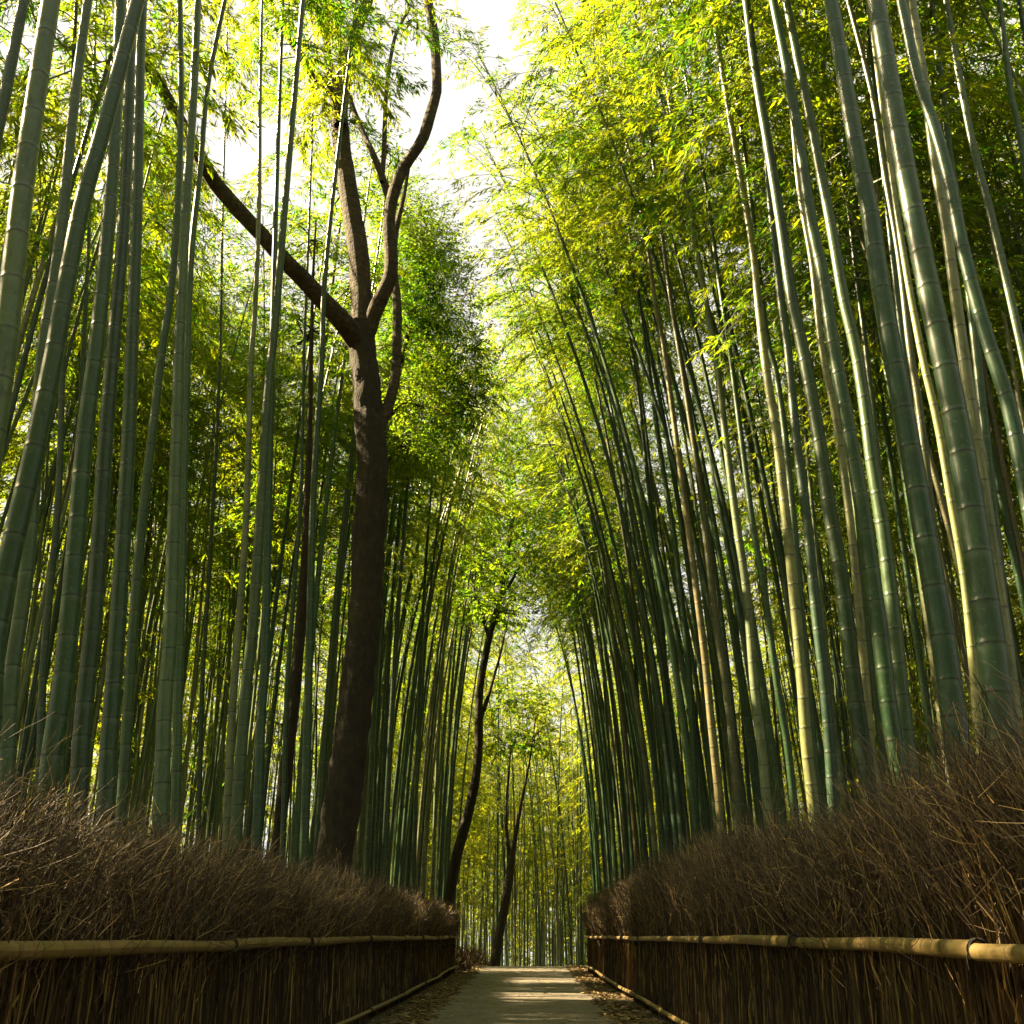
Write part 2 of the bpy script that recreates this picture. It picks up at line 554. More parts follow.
GREEN, PALE, BLUE, DARK, OLD, MID = (0.011, 0.042, 0.010), (0.175, 0.195, 0.090), (0.014, 0.046, 0.026), (0.010, 0.028, 0.008), (0.065, 0.055, 0.020), (0.036, 0.070, 0.024)
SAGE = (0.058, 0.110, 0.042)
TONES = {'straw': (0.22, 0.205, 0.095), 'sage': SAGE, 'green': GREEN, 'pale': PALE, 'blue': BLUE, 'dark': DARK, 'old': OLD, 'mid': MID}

# traced culms: depth down the path, diameter, tone, label, line of the culm from the top of the view to the ground
TR = [
 (6.0, .120, 'dark', 'dark green bamboo culm crossing the top left corner, leaning right', [(24,0),(7,85),(-12,180),(-48,400),(-85,640),(-95,760)]),
 (4.7, .150, 'sage', 'thick pale grey-green bamboo culm at the left edge with dark ring joints', [(51,0),(26,164),(13,273),(3,360),(-20,520),(-38,680),(-42,800)]),
 (6.3, .105, 'mid', 'pale green culm behind the thick steeply leaning one near the left edge', [(88,0),(74,103),(60,240),(43,350),(36,450),(27,569),(10,690),(5,800)]),
 (5.4, .135, 'green', 'thick green culm leaning steeply to the right across the other left culms', [(138,0),(106,120),(82,205),(62,308),(55,350),(34,452),(14,538),(-6,640),(-14,760)]),
 (6.8, .145, 'green', 'stout deep green culm standing left of two like it at the left fence', [(121,0),(117,90),(110,205),(97,342),(85,435),(75,555),(62,692),(53,740),(48,793)]),
 (7.2, .135, 'dark', 'stout darker green culm in the middle of three at the left fence', [(132,0),(129,100),(124,220),(113,350),(106,435),(96,590),(86,692),(80,760),(78,813)]),
 (7.6, .140, 'green', 'stout straight green culm right of two like it at the left fence', [(143,0),(140,68),(137,205),(132,345),(128,452),(120,589),(113,692),(108,760),(105,823)]),
 (8.6, .100, 'mid', 'medium culm bending left as it comes down beside the stout green trio', [(180,0),(181,100),(178,200),(171,290),(162,350),(154,418),(142,521),(136,590),(129,692),(121,816)]),
 (8.3, .135, 'sage', 'straight pale green culm with dark knots and base nearest the left fence', [(198,0),(193,103),(186,205),(181,308),(179,350),(177,430),(174,521),(170,640),(165,700),(159,840)]),
 (9.6, .100, 'mid', 'medium green culm leaning right at the top behind the knotted pale culm', [(225,0),(208,85),(200,171),(191,260),(186,400),(182,560),(178,700),(175,830)]),
 (11.0, .100, 'pale', 'slender nearly white culm with dark dashes left of the broad forked tree', [(262,0),(260,103),(259,205),(255,308),(251,360),(249,435),(246,521),(239,623),(233,700),(228,800),(226,850)]),
 (10.8, .140, 'mid', 'green culm leaning right beside the nearly white dashed culm', [(303,0),(294,103),(285,205),(275,325),(270,370),(266,418),(261,504),(253,623),(246,692),(239,783),(236,840)]),
 (13.0, .125, 'green', 'slim straight dark green culm crossing in front of the forked tree limbs', [(356,0),(344,103),(332,205),(324,290),(322,352),(318,418),(313,504),(310,623),(308,700),(305,823)]),
 (12.2, .130, 'blue', 'grey-green culm just right of the pair left of the forked tree', [(283,0),(276,205),(271,400),(268,521),(265,657),(261,720),(257,833)]),
 (16.0, .085, 'dark', 'thin dark culm deep between the knotted pale culm and the nearly white one', [(228,0),(223,200),(219,384),(208,590),(202,692),(198,840)]),
 (15.0, .090, 'blue', 'thin grey culm close left of the slim dark culm by the forked tree', [(314,80),(308,250),(304,350),(301,487),(294,590),(287,692),(283,840)]),
 (9.0, .075, 'dark', 'thin dark culm between the steeply leaning culm and the stout green trio', [(74,50),(66,250),(62,384),(58,504),(44,658),(38,800)]),
 (11.5, .080, 'blue', 'thin pale culm seen behind the steeply leaning culm near the top left', [(96,0),(92,150),(86,300),(78,450),(66,640),(60,800)]),
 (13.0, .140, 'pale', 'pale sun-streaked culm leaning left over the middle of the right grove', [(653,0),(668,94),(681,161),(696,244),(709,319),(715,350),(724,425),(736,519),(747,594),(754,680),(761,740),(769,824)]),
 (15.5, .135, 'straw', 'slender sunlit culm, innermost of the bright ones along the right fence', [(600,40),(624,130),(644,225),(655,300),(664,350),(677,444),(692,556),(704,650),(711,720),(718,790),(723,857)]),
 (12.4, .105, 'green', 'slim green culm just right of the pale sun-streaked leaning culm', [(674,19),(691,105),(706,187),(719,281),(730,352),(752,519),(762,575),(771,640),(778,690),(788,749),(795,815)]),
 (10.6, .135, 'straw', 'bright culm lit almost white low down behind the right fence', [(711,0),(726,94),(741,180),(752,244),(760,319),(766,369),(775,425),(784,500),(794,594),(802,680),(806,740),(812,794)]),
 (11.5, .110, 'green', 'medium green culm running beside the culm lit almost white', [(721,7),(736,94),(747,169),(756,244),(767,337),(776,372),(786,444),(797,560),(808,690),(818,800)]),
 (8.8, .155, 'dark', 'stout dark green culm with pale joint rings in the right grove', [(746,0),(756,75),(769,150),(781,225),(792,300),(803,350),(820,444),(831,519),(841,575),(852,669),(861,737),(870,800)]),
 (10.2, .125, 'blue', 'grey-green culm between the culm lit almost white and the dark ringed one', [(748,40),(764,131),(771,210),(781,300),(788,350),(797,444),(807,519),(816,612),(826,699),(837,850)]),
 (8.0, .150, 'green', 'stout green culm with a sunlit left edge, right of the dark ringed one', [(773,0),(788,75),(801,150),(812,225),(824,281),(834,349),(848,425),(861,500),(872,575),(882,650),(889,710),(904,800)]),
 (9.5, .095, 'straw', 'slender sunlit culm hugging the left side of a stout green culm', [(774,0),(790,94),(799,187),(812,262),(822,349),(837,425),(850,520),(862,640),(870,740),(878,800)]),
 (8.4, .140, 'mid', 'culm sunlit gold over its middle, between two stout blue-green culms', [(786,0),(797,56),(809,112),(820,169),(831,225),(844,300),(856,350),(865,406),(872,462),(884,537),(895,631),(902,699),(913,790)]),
 (11.0, .090, 'dark', 'thin dark culm left of the thickest grey-green culm near the top', [(812,0),(823,60),(835,131),(848,206),(857,281),(866,349),(880,480),(893,640),(902,780)]),
 (6.2, .165, 'blue', 'very thick grey-green culm whose foot stands in the right brushwood', [(831,0),(844,75),(857,150),(869,206),(880,281),(892,350),(906,425),(919,500),(932,575),(945,650),(954,720),(968,810)]),
 (8.5, .090, 'old', 'slender ochre culm between the two thickest grey-green culms', [(848,0),(872,94),(884,169),(899,255),(910,349),(919,406),(932,520),(944,640),(956,780)]),
 (5.6, .175, 'blue', 'thickest blue-grey culm, with ringed joints, near the right edge', [(876,0),(889,75),(902,150),(916,225),(931,300),(942,350),(957,425),(970,500),(981,575),(992,650),(999,710),(1010,790)]),
 (8.2, .085, 'straw', 'slender peach-lit culm close along the left of the thickest blue-grey culm', [(868,0),(884,120),(903,250),(921,350),(938,425),(951,500),(964,575),(972,650),(978,720),(986,800)]),
 (6.6, .130, 'blue', 'grey-green culm leaning left from the right edge across its neighbours', [(901,0),(917,75),(936,131),(951,187),(962,244),(976,300),(991,350),(1009,406),(1024,480),(1046,600),(1060,720)]),
 (9.0, .115, 'green', 'medium green culm disappearing behind the culm leaning in from the right edge', [(930,0),(940,75),(949,150),(958,206),(975,340),(992,500),(1008,660),(1018,790)]),
 (8.0, .105, 'mid', 'slim culm leaning left across the upper right corner', [(946,0),(959,75),(974,150),(989,206),(1002,262),(1015,319),(1032,400),(1056,560),(1075,720)]),
 (8.0, .095, 'green', 'green culm in the upper right corner, outermost but one', [(999,0),(1011,94),(1021,140),(1050,330),(1076,560),(1092,720)]),
 (7.0, .110, 'pale', 'pale dashed culm right of the thickest blue-grey culm', [(921,60),(936,169),(946,225),(955,292),(963,350),(974,425),(985,500),(996,575),(1009,669),(1020,780)]),
 (9.0, .090, 'blue', 'culm cutting the extreme upper right corner', [(1019,0),(1032,90),(1060,300),(1084,560),(1098,720)]),
 (19.0, .120, 'dark', 'slim dark culm arching left high over the path from the right', [(560,27),(597,171),(631,342),(648,480),(660,600),(671,750),(677,850)]),
 (20.5, .115, 'green', 'slim culm arching left next inside of the longest arching dark one', [(573,51),(590,137),(618,256),(635,350),(648,450),(658,560),(665,680),(668,860)]),
 (24.0, .115, 'dark', 'thin dark culm curving farthest left over the path below the sky gap', [(536,126),(573,195),(594,284),(607,342),(621,450),(632,600),(640,750),(645,870)]),
 (17.0, .125, 'green', 'straight green culm left of the innermost sunlit culm on the right', [(600,30),(612,120),(632,250),(649,369),(662,462),(674,537),(687,650),(693,740),(697,840)]),
 (14.0, .130, 'old', 'dull brownish old culm between the two pale sunlit leaning culms', [(640,40),(652,150),(668,280),(685,387),(702,500),(715,612),(728,699),(734,760),(739,830)]),
]

bamboo_leaf_mats = [M_BRANCH, M_LEAF]
made = []          # (root, kind, projected x at mid height)


def extend_top(pts, H, inward):
    """carry a traced culm on past the frame to its tip, arching towards the path"""
    p, q = pts[-1], pts[-2]
    d = (p - q) / np.linalg.norm(p - q)
    out = [p]
    rest = max(1.5, (H - p[2]))
    n = 6
    for k in range(1, n + 1):
        t = k / n
        b = inward * 1.6 * t ** 2 * rest / 8
        out.append(p + d * rest * t + np.array([b, 0, -0.5 * t ** 3 * rest / 8]))
    return out[1:]


# stretches of culm that the photograph shows in full sun: (culm, from row, to row)
for i, y0, y1, h in ((18, 140, 262, .13), (18, 450, 690, .13), (19, 590, 800, .13), (21, 500, 790, .13), (21, 300, 360, .1), (25, 0, 70, .12), (26, 130, 300, .1), (27, 215, 460, .13),
                     (30, 0, 330, .10), (32, 330, 640, .11), (25, 640, 780, .12), (24, 600, 800, .11), (20, 640, 800, .1), (37, 330, 420, .1), (10, 600, 780, .1), (22, 660, 800, .1)):
    Y, px = TR[i][0], TR[i][4]
    ys = [q[1] for q in px]
    xs = [q[0] for q in px]
    GAPS.append((at(np.interp(y1, ys, xs), y1, Y), at(np.interp(y0, ys, xs), y0, Y), h * 1.6))
GAPS.append((at(412, 440, 18.6), at(428, 215, 18.6), 0.75))
GAPS.append((np.array([-6.5, 21.0, 3.0]), np.array([-6.5, 21.0, 12.0]), 1.1))
GAPS.append((np.array([-7.5, 28.0, 3.0]), np.array([-7.5, 28.0, 13.0]), 1.4))
GAPS.append((np.array([-8.0, 36.0, 3.0]), np.array([-8.0, 36.0, 14.0]), 1.4))
GAPS.append((np.array([1.6, 27.0, 9.0]), np.array([1.2, 27.0, 14.5]), 0.9))
GAPS.append((np.array([1.2, 32.0, 8.5]), np.array([0.8, 32.0, 15.0]), 0.9))
GAPS.append((np.array([1.9, 22.0, 9.0]), np.array([1.5, 22.0, 14.0]), 0.6))
GAPS.append((at(338, 240, 14.5), at(333, 150, 14.5), 0.15))
GAPS.append((at(360, 450, 14.5), at(360, 425, 14.5), 0.15))
GAPS.append((np.array([1.72, 29.5, 0.1]), np.array([1.75, 29.0, 1.6]), 0.35))
GAPS.append((np.array([1.72, 25.0, 0.5]), np.array([1.75, 24.6, 1.7]), 0.25))
for y, x0, x1, h in ((25.2, 0.3, 1.6, .12), (27.5, 0.7, 1.6, .10), (22.5, 0.55, 1.3, .10), (33.5, 0.1, 1.2, .10)):
    GAPS.append((np.array([x0, y, 0.0]), np.array([x1, y - 0.25, 0.0]), h))

for i, (Y, d0, tone, label, px) in enumerate(TR):
    pts = [at(x, y, Y) for x, y in reversed(px)]
    a, b = pts[0], pts[1]
    dirn = (a - b) / np.linalg.norm(a - b)
    k = (a[2] + 0.12) / -dirn[2]
    foot = a + dirn * k
    foot[0] = a[0] + (foot[0] - a[0]) * 0.7
    pts = [foot] + pts
    H = rng.uniform(17.0, 19.5)
    side = 1 if foot[0] > 0 else -1
    pts = pts + extend_top(pts, H, -side * (1.0 if i in (39, 40, 41) else 0.5 if side > 0 else 0.3))
    axis = smooth_line(pts, 90)
    base = np.array([foot[0], Y, 0.0])
    loc = axis - base
    root = empty("bamboo", base)
    tag(root, label, "bamboo", "bamboo culms behind the brushwood fences")
    o = link("culm", culm_mesh(loc, d0, 18 if Y < 10 else 12, 100 + i).mesh("culm", [M_CULM], uv=True), root)
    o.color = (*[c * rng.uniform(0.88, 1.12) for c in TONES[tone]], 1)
    mb = MB()
    foliage(mb, loc, (0.82 if 4 <= i <= 16 else 0.66) if Y < 16.5 else 0.66, 500 + i, nleaf=5500 if Y > 16.5 else 4500, lsize=0.125, off=base)
    f = link("foliage", mb.mesh("foliage", bamboo_leaf_mats, smooth=False), root)
    made.append(root)

# shared bamboo kinds for the rest of the grove
def bent_axis(H, bend, wob, g):
    t = np.linspace(0, 1, 60)
    ph = g.uniform(0, 6.28, 4)
    x = bend * t ** 2.2 + wob * np.sin(t * 5 + ph[0]) * t
    y = wob * np.sin(t * 4 + ph[1]) * t
    z = H * t - 0.10 * abs(bend) * t ** 3 - 0.1
    x -= x[0]; y -= y[0]
    return np.stack([x, y, z], 1)


def bamboo_kind(H, bend, d0, start, nleaf, seed, sides=9, lsize=0.14, leaf=None):
    g = np.random.default_rng(seed)
    ax = bent_axis(H, bend, 0.10, g)
    c = culm_mesh(ax, d0, sides, seed).mesh("culm", [M_CULM], uv=True)
    mb = MB()
    foliage(mb, ax, start, seed + 1, nleaf=nleaf, lsize=lsize, spread=1.15)
    return c, mb.mesh("foliage", [M_BRANCH, leaf or M_LEAF], smooth=False), (ax, start, nleaf, seed + 5000, lsize)


ARCH = [bamboo_kind(18.0, b, d, s, 3900, 900 + k * 7, lsize=0.115) for k, (b, d, s) in enumerate([(2.0, .12, .75), (2.5, .135, .77), (3.4, .115, .72), (1.4, .10, .78)])]
ARCH_FAR = [bamboo_kind(18.0, b, d, s, 3000, 950 + k * 7, lsize=0.13) for k, (b, d, s) in enumerate([(2.6, .12, .58), (2.0, .13, .62), (3.2, .115, .56), (2.3, .10, .60)])]
UPRIGHT = [bamboo_kind(17.0, b, d, s, 5000, 1000 + k * 7, lsize=0.115) for k, (b, d, s) in enumerate([(0.4, .13, .64), (0.8, .11, .60), (0.2, .12, .66), (1.0, .095, .64)])]
SPARSE = [bamboo_kind(16.0, b, d, s, 5500, 1100 + k * 7, sides=7, lsize=0.13) for k, (b, d, s) in enumerate([(1.2, .11, .52), (0.6, .095, .58), (2.0, .10, .50), (1.0, .085, .60)])]
LEAFY = [bamboo_kind(15.5, b, d, s, 7500, 1200 + k * 7, sides=7, lsize=0.15, leaf=M_LEAF_SUNLIT) for k, (b, d, s) in enumerate([(1.6, .10, .22), (0.8, .09, .30), (2.4, .10, .26), (1.2, .08, .18)])]


def gz(x, y):
    """ground height"""
    z = 0.0
    if y > 36:
        t = y - 36
        z -= 0.0035 * t * t if t < 10 else 0.35 + 0.07 * (t - 10)
    a = abs(x)
    if a > 3.0:
        z += min(1.2, 0.06 * (a - 3.0))
    return z


def put(kind, x, y, rot, sc, tone, own=False):
    root = empty("bamboo", (x, y, gz(x, y)))
    root.rotation_euler = (0, 0, rot)
    root.scale = (sc, sc, sc)
    c = link("culm", kind[0], root)
    c.color = (*[v * rng.uniform(0.8, 1.2) for v in TONES[tone]], 1)
    root['tone'] = tone
    ax, start, nleaf, seed, lsize = kind[2]
    c, s = math.cos(rot) * sc, math.sin(rot) * sc
    wax = np.stack([ax[:, 0] * c - ax[:, 1] * s, ax[:, 0] * s + ax[:, 1] * c, ax[:, 2] * sc], 1)
    off = np.array([x, y, gz(x, y)])
    me = kind[1]
    if own and open_to_sun(wax[int(len(wax) * start):], off, 1.3).any():
        mb = MB()
        foliage(mb, wax, start, seed + len(made), nleaf=nleaf, lsize=lsize, off=off)
        me = mb.mesh("foliage", bamboo_leaf_mats, smooth=False)
        f = link("foliage", me, root)
        f.rotation_euler = (0, 0, -rot)
        f.scale = (1 / sc, 1 / sc, 1 / sc)
    else:
        link("foliage", me, root)
    made.append(root)
    return root


auto = []          # (root, zone)
taken = [(r.location.x, r.location.y) for r in made]


def free(x, y, dmin):
    for a, b in taken:
        if (a - x) ** 2 + (b - y) ** 2 < dmin * dmin:
            return False
    taken.append((x, y))
    return True


tone_names = ['green', 'green', 'dark', 'mid', 'blue', 'blue', 'old', 'pale']
# rows just behind the fences, down to the crest of the path
for side in (-1, 1):
    y = 14.5
    while y < 41:
        x = side * ((2.5 if side > 0 else 2.7) + rng.uniform(0, 1.0) ** 1.3 * 2.4)
        if not (side < 0 and (y < 17.5 and x < -2.9 or y < 20 and x > -3.3)) and free(x, y, 0.26):
            if side > 0:
                k = (ARCH if y < 25 else ARCH_FAR)[rng.integers(4)]
                rot = math.pi + rng.normal(0, 0.35)
            else:
                k = (UPRIGHT if y < 26 else ARCH_FAR)[rng.integers(4)]
                rot = rng.normal(0, 0.5)
            sc = rng.uniform(0.92, 1.08) * (1.0 if y < 27 else 1.06)
            auto.append((put(k, x, y, rot, sc, (['blue', 'mid', 'sage', 'sage', 'green', 'mid', 'blue', 'pale'] if side < 0 else tone_names)[rng.integers(8)], True), 'left row' if side < 0 else 'right row'))
        y += rng.uniform(0.17, 0.42) if side > 0 else rng.uniform(0.20, 0.50)
# deeper in the grove
for side, want in ((-1, 46), (1, 42)):
    n = tries = 0
    # dense crowns close behind the first culms, towards the frame edge
    while n < 11 and tries < 3000:
        tries += 1
        y = rng.uniform(7.5, 17)
        x = side * rng.uniform(4.2, 10)
        px = proj((x, y, 2.0))[0]
        if (-140 < px < 185 - 2500 / y if side < 0 else 880 < px < 1090) and free(x, y, 0.8):
            auto.append((put((UPRIGHT + SPARSE)[rng.integers(8)], x, y, rng.uniform(0, 6.28), rng.uniform(0.9, 1.05), tone_names[rng.integers(8)], True), 'left deep' if side < 0 else 'right deep'))
            n += 1
    while n < want and tries < 4000:
        tries += 1
        y = rng.uniform(7, 18) if rng.random() < 0.4 else rng.uniform(16, 44)
        x = side * rng.uniform(3.5, 11.5)
        px, py = proj((x, y, 2.0))
        if not (-30 < px < 1054):
            continue
        if side < 0 and y < 17 and 185 - 2500 / y < px < 400:
            continue
        if free(x, y, 0.55):
            k = SPARSE[rng.integers(4)] if abs(x) < 6.5 or rng.random() < (0.25 if y < 20 else 0.75) else LEAFY[rng.integers(4)]
            auto.append((put(k, x, y, rng.uniform(0, 6.28), rng.uniform(0.9, 1.1), tone_names[rng.integers(8)], side < 0), 'left deep' if side < 0 else 'right deep'))
            n += 1
# straight ahead beyond the crest
n = 0
while n < 28:
    y = rng.uniform(45, 66)
    x = rng.uniform(-0.135, 0.09) * y
    if free(x, y, 0.5):
        k = LEAFY[rng.integers(4)] if rng.random() < 0.7 else UPRIGHT[rng.integers(4)]
        auto.append((put(k, x, y, rng.uniform(0, 6.28), rng.uniform(1.1, 1.4), tone_names[rng.integers(8)]), 'ahead'))
        n += 1

# ------------------------------------------------------------------ far thickets: too many to count, one mass each side and ahead
def thicket(name, spots, label, seed, nleaf, lsize, hmin=9.0, hmax=15.0, bare=None, low=0.05, high=0.35, leaf=None):
    g = np.random.default_rng(seed)
    mb = MB()
    for k, (x, y) in enumerate(spots):
        H = g.uniform(hmin, hmax)
        ax = bent_axis(H, g.uniform(0.3, 2.2), 0.12, g)
        an = g.uniform(0, 6.28)
        c, s = math.cos(an), math.sin(an)
        ax = np.stack([ax[:, 0] * c - ax[:, 1] * s + x, ax[:, 0] * s + ax[:, 1] * c + y, ax[:, 2] + gz(x, y)], 1)
        d = g.uniform(0.06, 0.11)
        P = ax[::6][None]
        tubes(mb, P, (d / 2 * np.linspace(1, 0.25, P.shape[1]))[None], 5, 0)
        foliage(mb, ax, g.uniform(low, high), seed * 31 + k, nleaf=nleaf, lsize=lsize, spread=1.15, branch_mat=1, leaf_mat=2, twigs=False, off=np.zeros(3))
    for x, y in (bare if bare is not None else ()):
        ax = bent_axis(g.uniform(11, 16), g.uniform(0.2, 2.0), 0.12, g)
        an = g.uniform(0, 6.28)
        c, s = math.cos(an), math.sin(an)
        P = np.stack([ax[::6, 0] * c - ax[::6, 1] * s + x, ax[::6, 0] * s + ax[::6, 1] * c + y, ax[::6, 2] + gz(x, y)], 1)[None]
        tubes(mb, P, (g.uniform(0.035, 0.055) * np.linspace(1, 0.35, P.shape[1]))[None], 7, 0)
    o = link(name, mb.mesh(name, [M_CULMS, M_BRANCH, leaf or M_LEAF_SUNLIT], smooth=False))
    tag(o, label, "thicket", None, 'stuff')
    return o


def scatter(n, x0, x1, y0, y1, seed):
    g = np.random.default_rng(seed)
    return np.stack([g.uniform(x0, x1, n), g.uniform(y0, y1, n)], 1)


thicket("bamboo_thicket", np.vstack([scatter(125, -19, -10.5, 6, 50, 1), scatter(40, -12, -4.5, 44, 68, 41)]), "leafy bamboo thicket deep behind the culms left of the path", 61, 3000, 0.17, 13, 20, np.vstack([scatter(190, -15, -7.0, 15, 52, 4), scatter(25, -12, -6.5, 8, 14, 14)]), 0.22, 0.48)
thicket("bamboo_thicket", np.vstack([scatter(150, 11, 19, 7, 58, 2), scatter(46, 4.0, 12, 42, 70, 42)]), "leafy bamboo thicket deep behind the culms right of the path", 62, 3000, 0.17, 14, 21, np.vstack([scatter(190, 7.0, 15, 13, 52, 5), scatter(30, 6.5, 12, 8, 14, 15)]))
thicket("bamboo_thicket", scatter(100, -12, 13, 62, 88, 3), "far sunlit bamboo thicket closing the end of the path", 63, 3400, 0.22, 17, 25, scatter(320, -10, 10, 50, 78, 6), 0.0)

thicket("bamboo_thicket", np.vstack([scatter(40, -10.5, -6.8, 15, 28, 31), scatter(16, -11, -8.4, 7, 11, 33), scatter(34, -9.5, -4.6, 18.0, 31, 35)]), "taller bamboo growth close behind the culms of the left grove", 67, 3800, 0.13, 16, 18.5, None, 0.48, 0.58, M_LEAF)
thicket("bamboo_thicket", np.vstack([scatter(44, 6.8, 10.5, 12, 28, 32), scatter(14, 6.2, 10.5, 7, 12, 34)]), "taller bamboo growth close behind the culms of the right grove", 68, 3800, 0.13, 16, 18.5, None, 0.48, 0.58, M_LEAF)
# the grove goes on behind the viewpoint and shades the path from there
thicket("bamboo_thicket", np.vstack([scatter(62, -16, -3.4, -24, 1.5, 51), scatter(62, 3.4, 16, -24, 1.5, 52), scatter(16, -4, 4, -30, -23, 53)]), "bamboo grove continuing along the path behind the viewpoint", 69, 2600, 0.20, 16, 19.5, None, 0.15, 0.5, M_LEAF)
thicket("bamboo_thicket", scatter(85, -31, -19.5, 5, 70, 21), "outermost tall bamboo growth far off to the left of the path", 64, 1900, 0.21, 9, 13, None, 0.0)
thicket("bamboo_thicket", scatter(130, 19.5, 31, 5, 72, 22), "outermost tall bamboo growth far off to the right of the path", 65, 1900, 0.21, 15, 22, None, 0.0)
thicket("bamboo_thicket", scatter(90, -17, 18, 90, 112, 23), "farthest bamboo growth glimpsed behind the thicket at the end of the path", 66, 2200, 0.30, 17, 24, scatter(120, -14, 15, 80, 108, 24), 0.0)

# ------------------------------------------------------------------ trees
def limb(mb, pts, wid, n=26, sides=12, seed=0, mat=0, rough=0.06):
    g = np.random.default_rng(seed)
    P = smooth_line(np.c_[np.asarray(pts, float), np.asarray(wid, float)], n)
    C, r = P[:, :3], P[:, 3] / 2
    T = norm(np.gradient(C, axis=0))
    A = norm(np.cross(T, np.array([0, 1.0, 0.05])))
    B = np.cross(T, A)
    an = np.arange(sides) / sides * 2 * np.pi
    lump = g.normal(0, rough, (n, sides))
    lump = (lump + np.roll(lump, 1, 0) + np.roll(lump, 1, 1)) / 1.7
    rr = r[:, None] * (1 + lump)
    V = C[:, None] + rr[..., None] * (A[:, None] * np.cos(an)[None, :, None] + B[:, None] * np.sin(an)[None, :, None])
    i = np.arange(sides)
    b = np.arange(n - 1)[:, None] * sides
    q = np.stack([b + i, b + (i + 1) % sides, b + sides + (i + 1) % sides, b + sides + i], -1)
    mb.add(V, q, mat)


def crown(mb, clumps, seed, nleaf, size, origin=None, mat=1, bmat=0):
    """leaf clumps: (centre, radii); each clump is many small twigs carrying leaves in loose layers"""
    g = np.random.default_rng(seed)
    vol = np.array([np.prod(c[1]) ** (2 / 3) for c in clumps])
    for (c, r), v in zip(clumps, vol):
        c, r = np.asarray(c, float), np.asarray(r, float)
        ns = max(12, int(nleaf * v / vol.sum() / 14))
        p = norm(g.normal(0, 1, (ns, 3))) * (g.uniform(0.05, 1.0, ns) ** 0.45)[:, None]
        q = c + p * r
        out = norm(p + g.normal(0, 0.35, (ns, 3)))
        out[:, 2] = out[:, 2] * 0.35 + g.uniform(-0.25, 0.15, ns)
        out = norm(out)
        sl = g.uniform(0.25, 0.6, ns)
        t = np.linspace(0, 1, 3)
        P = q[:, None] + out[:, None] * (sl[:, None] * t)[..., None]
        tubes(mb, P, np.full((ns, 3), 0.004), 3, bmat)
        j = np.tile(np.arange(14), ns)
        si = np.repeat(np.arange(ns), 14)
        n = len(j)
        b0 = q[si] + out[si] * (sl[si] * g.uniform(0.05, 1, n))[:, None] + g.normal(0, 0.03, (n, 3))
        la = np.where(j % 2 == 0, 1, -1) * g.uniform(0.2, 1.3, n)
        ca, sa = np.cos(la), np.sin(la)
        d = out[si]
        ld = norm(np.stack([d[:, 0] * ca - d[:, 1] * sa, d[:, 0] * sa + d[:, 1] * ca, d[:, 2] - g.uniform(0, 0.6, n)], 1))
        nr = norm(np.array([0, 0, 1.0]) + g.normal(0, 0.5, (n, 3)))
        L = size * g.uniform(0.6, 1.3, n)
        leaves(mb, b0, ld, nr, L, L * g.uniform(0.42, 0.6, n), mat)
        # a few carrying branches inside the clump
        nb = 6
        e = c + norm(g.normal(0, 1, (nb, 3))) * r * 0.8
        o = c if origin is None else c * 0.55 + np.asarray(origin) * 0.45
        tt = np.linspace(0, 1, 5)
        P = o[None, None] * (1 - tt)[None, :, None] + e[:, None] * tt[None, :, None]
        P[:, 1:4] += g.normal(0, 0.10, (nb, 3, 3))
        tubes(mb, P, np.broadcast_to(np.linspace(0.025, 0.006, 5), (nb, 5)), 4, bmat)


def traced_limb(mb, rows, Y, base, n=24, sides=12, seed=0, mat=0, rough=0.05, dy=0.0):
    """rows: (px, py, width px); dy lets a limb run away from or towards the path's start"""
    K = len(rows)
    P, W = [], []
    for k, (x, y, w) in enumerate(rows):
        yy = Y + dy * k / max(1, K - 1)
        p = at(x, y, yy)
        dist = (p - CAM) @ fw
        P.append(p - base)
        W.append(w * dist / F)
    limb(mb, P, W, n, sides, seed, mat, rough)
    return P


# the broad forked tree behind the left fence
TY = 14.5
b0 = at(333, 860, TY)
tbase = np.array([b0[0] - 0.10, TY, 0.0])
tree = tag(empty("broadleaf_tree", tbase), "large dark-barked tree forking into three limbs behind the left brushwood fence", "tree")
mb = MB()
foot = [np.array([-0.22, 0, -0.15]), np.array([-0.16, 0, 0.4])]
trunk_rows = [(334, 858, 36), (343, 800, 36), (350, 745, 34), (356, 692, 33), (366, 606, 32), (370, 521, 31.5), (373, 470, 31), (371, 440, 30), (368, 412, 28), (366, 380, 27), (362, 350, 27), (361, 325, 26)]
P, W = list(foot), [0.72, 0.60]
for x, y, w in trunk_rows:
    p = at(x, y, TY)
    P.append(p - tbase)
    W.append(w * ((p - CAM) @ fw) / F)
limb(mb, P, W, 90, 28, 3, 0, 0.05)
link("trunk", mb.mesh("trunk", [M_BARK_DARK]), tree)
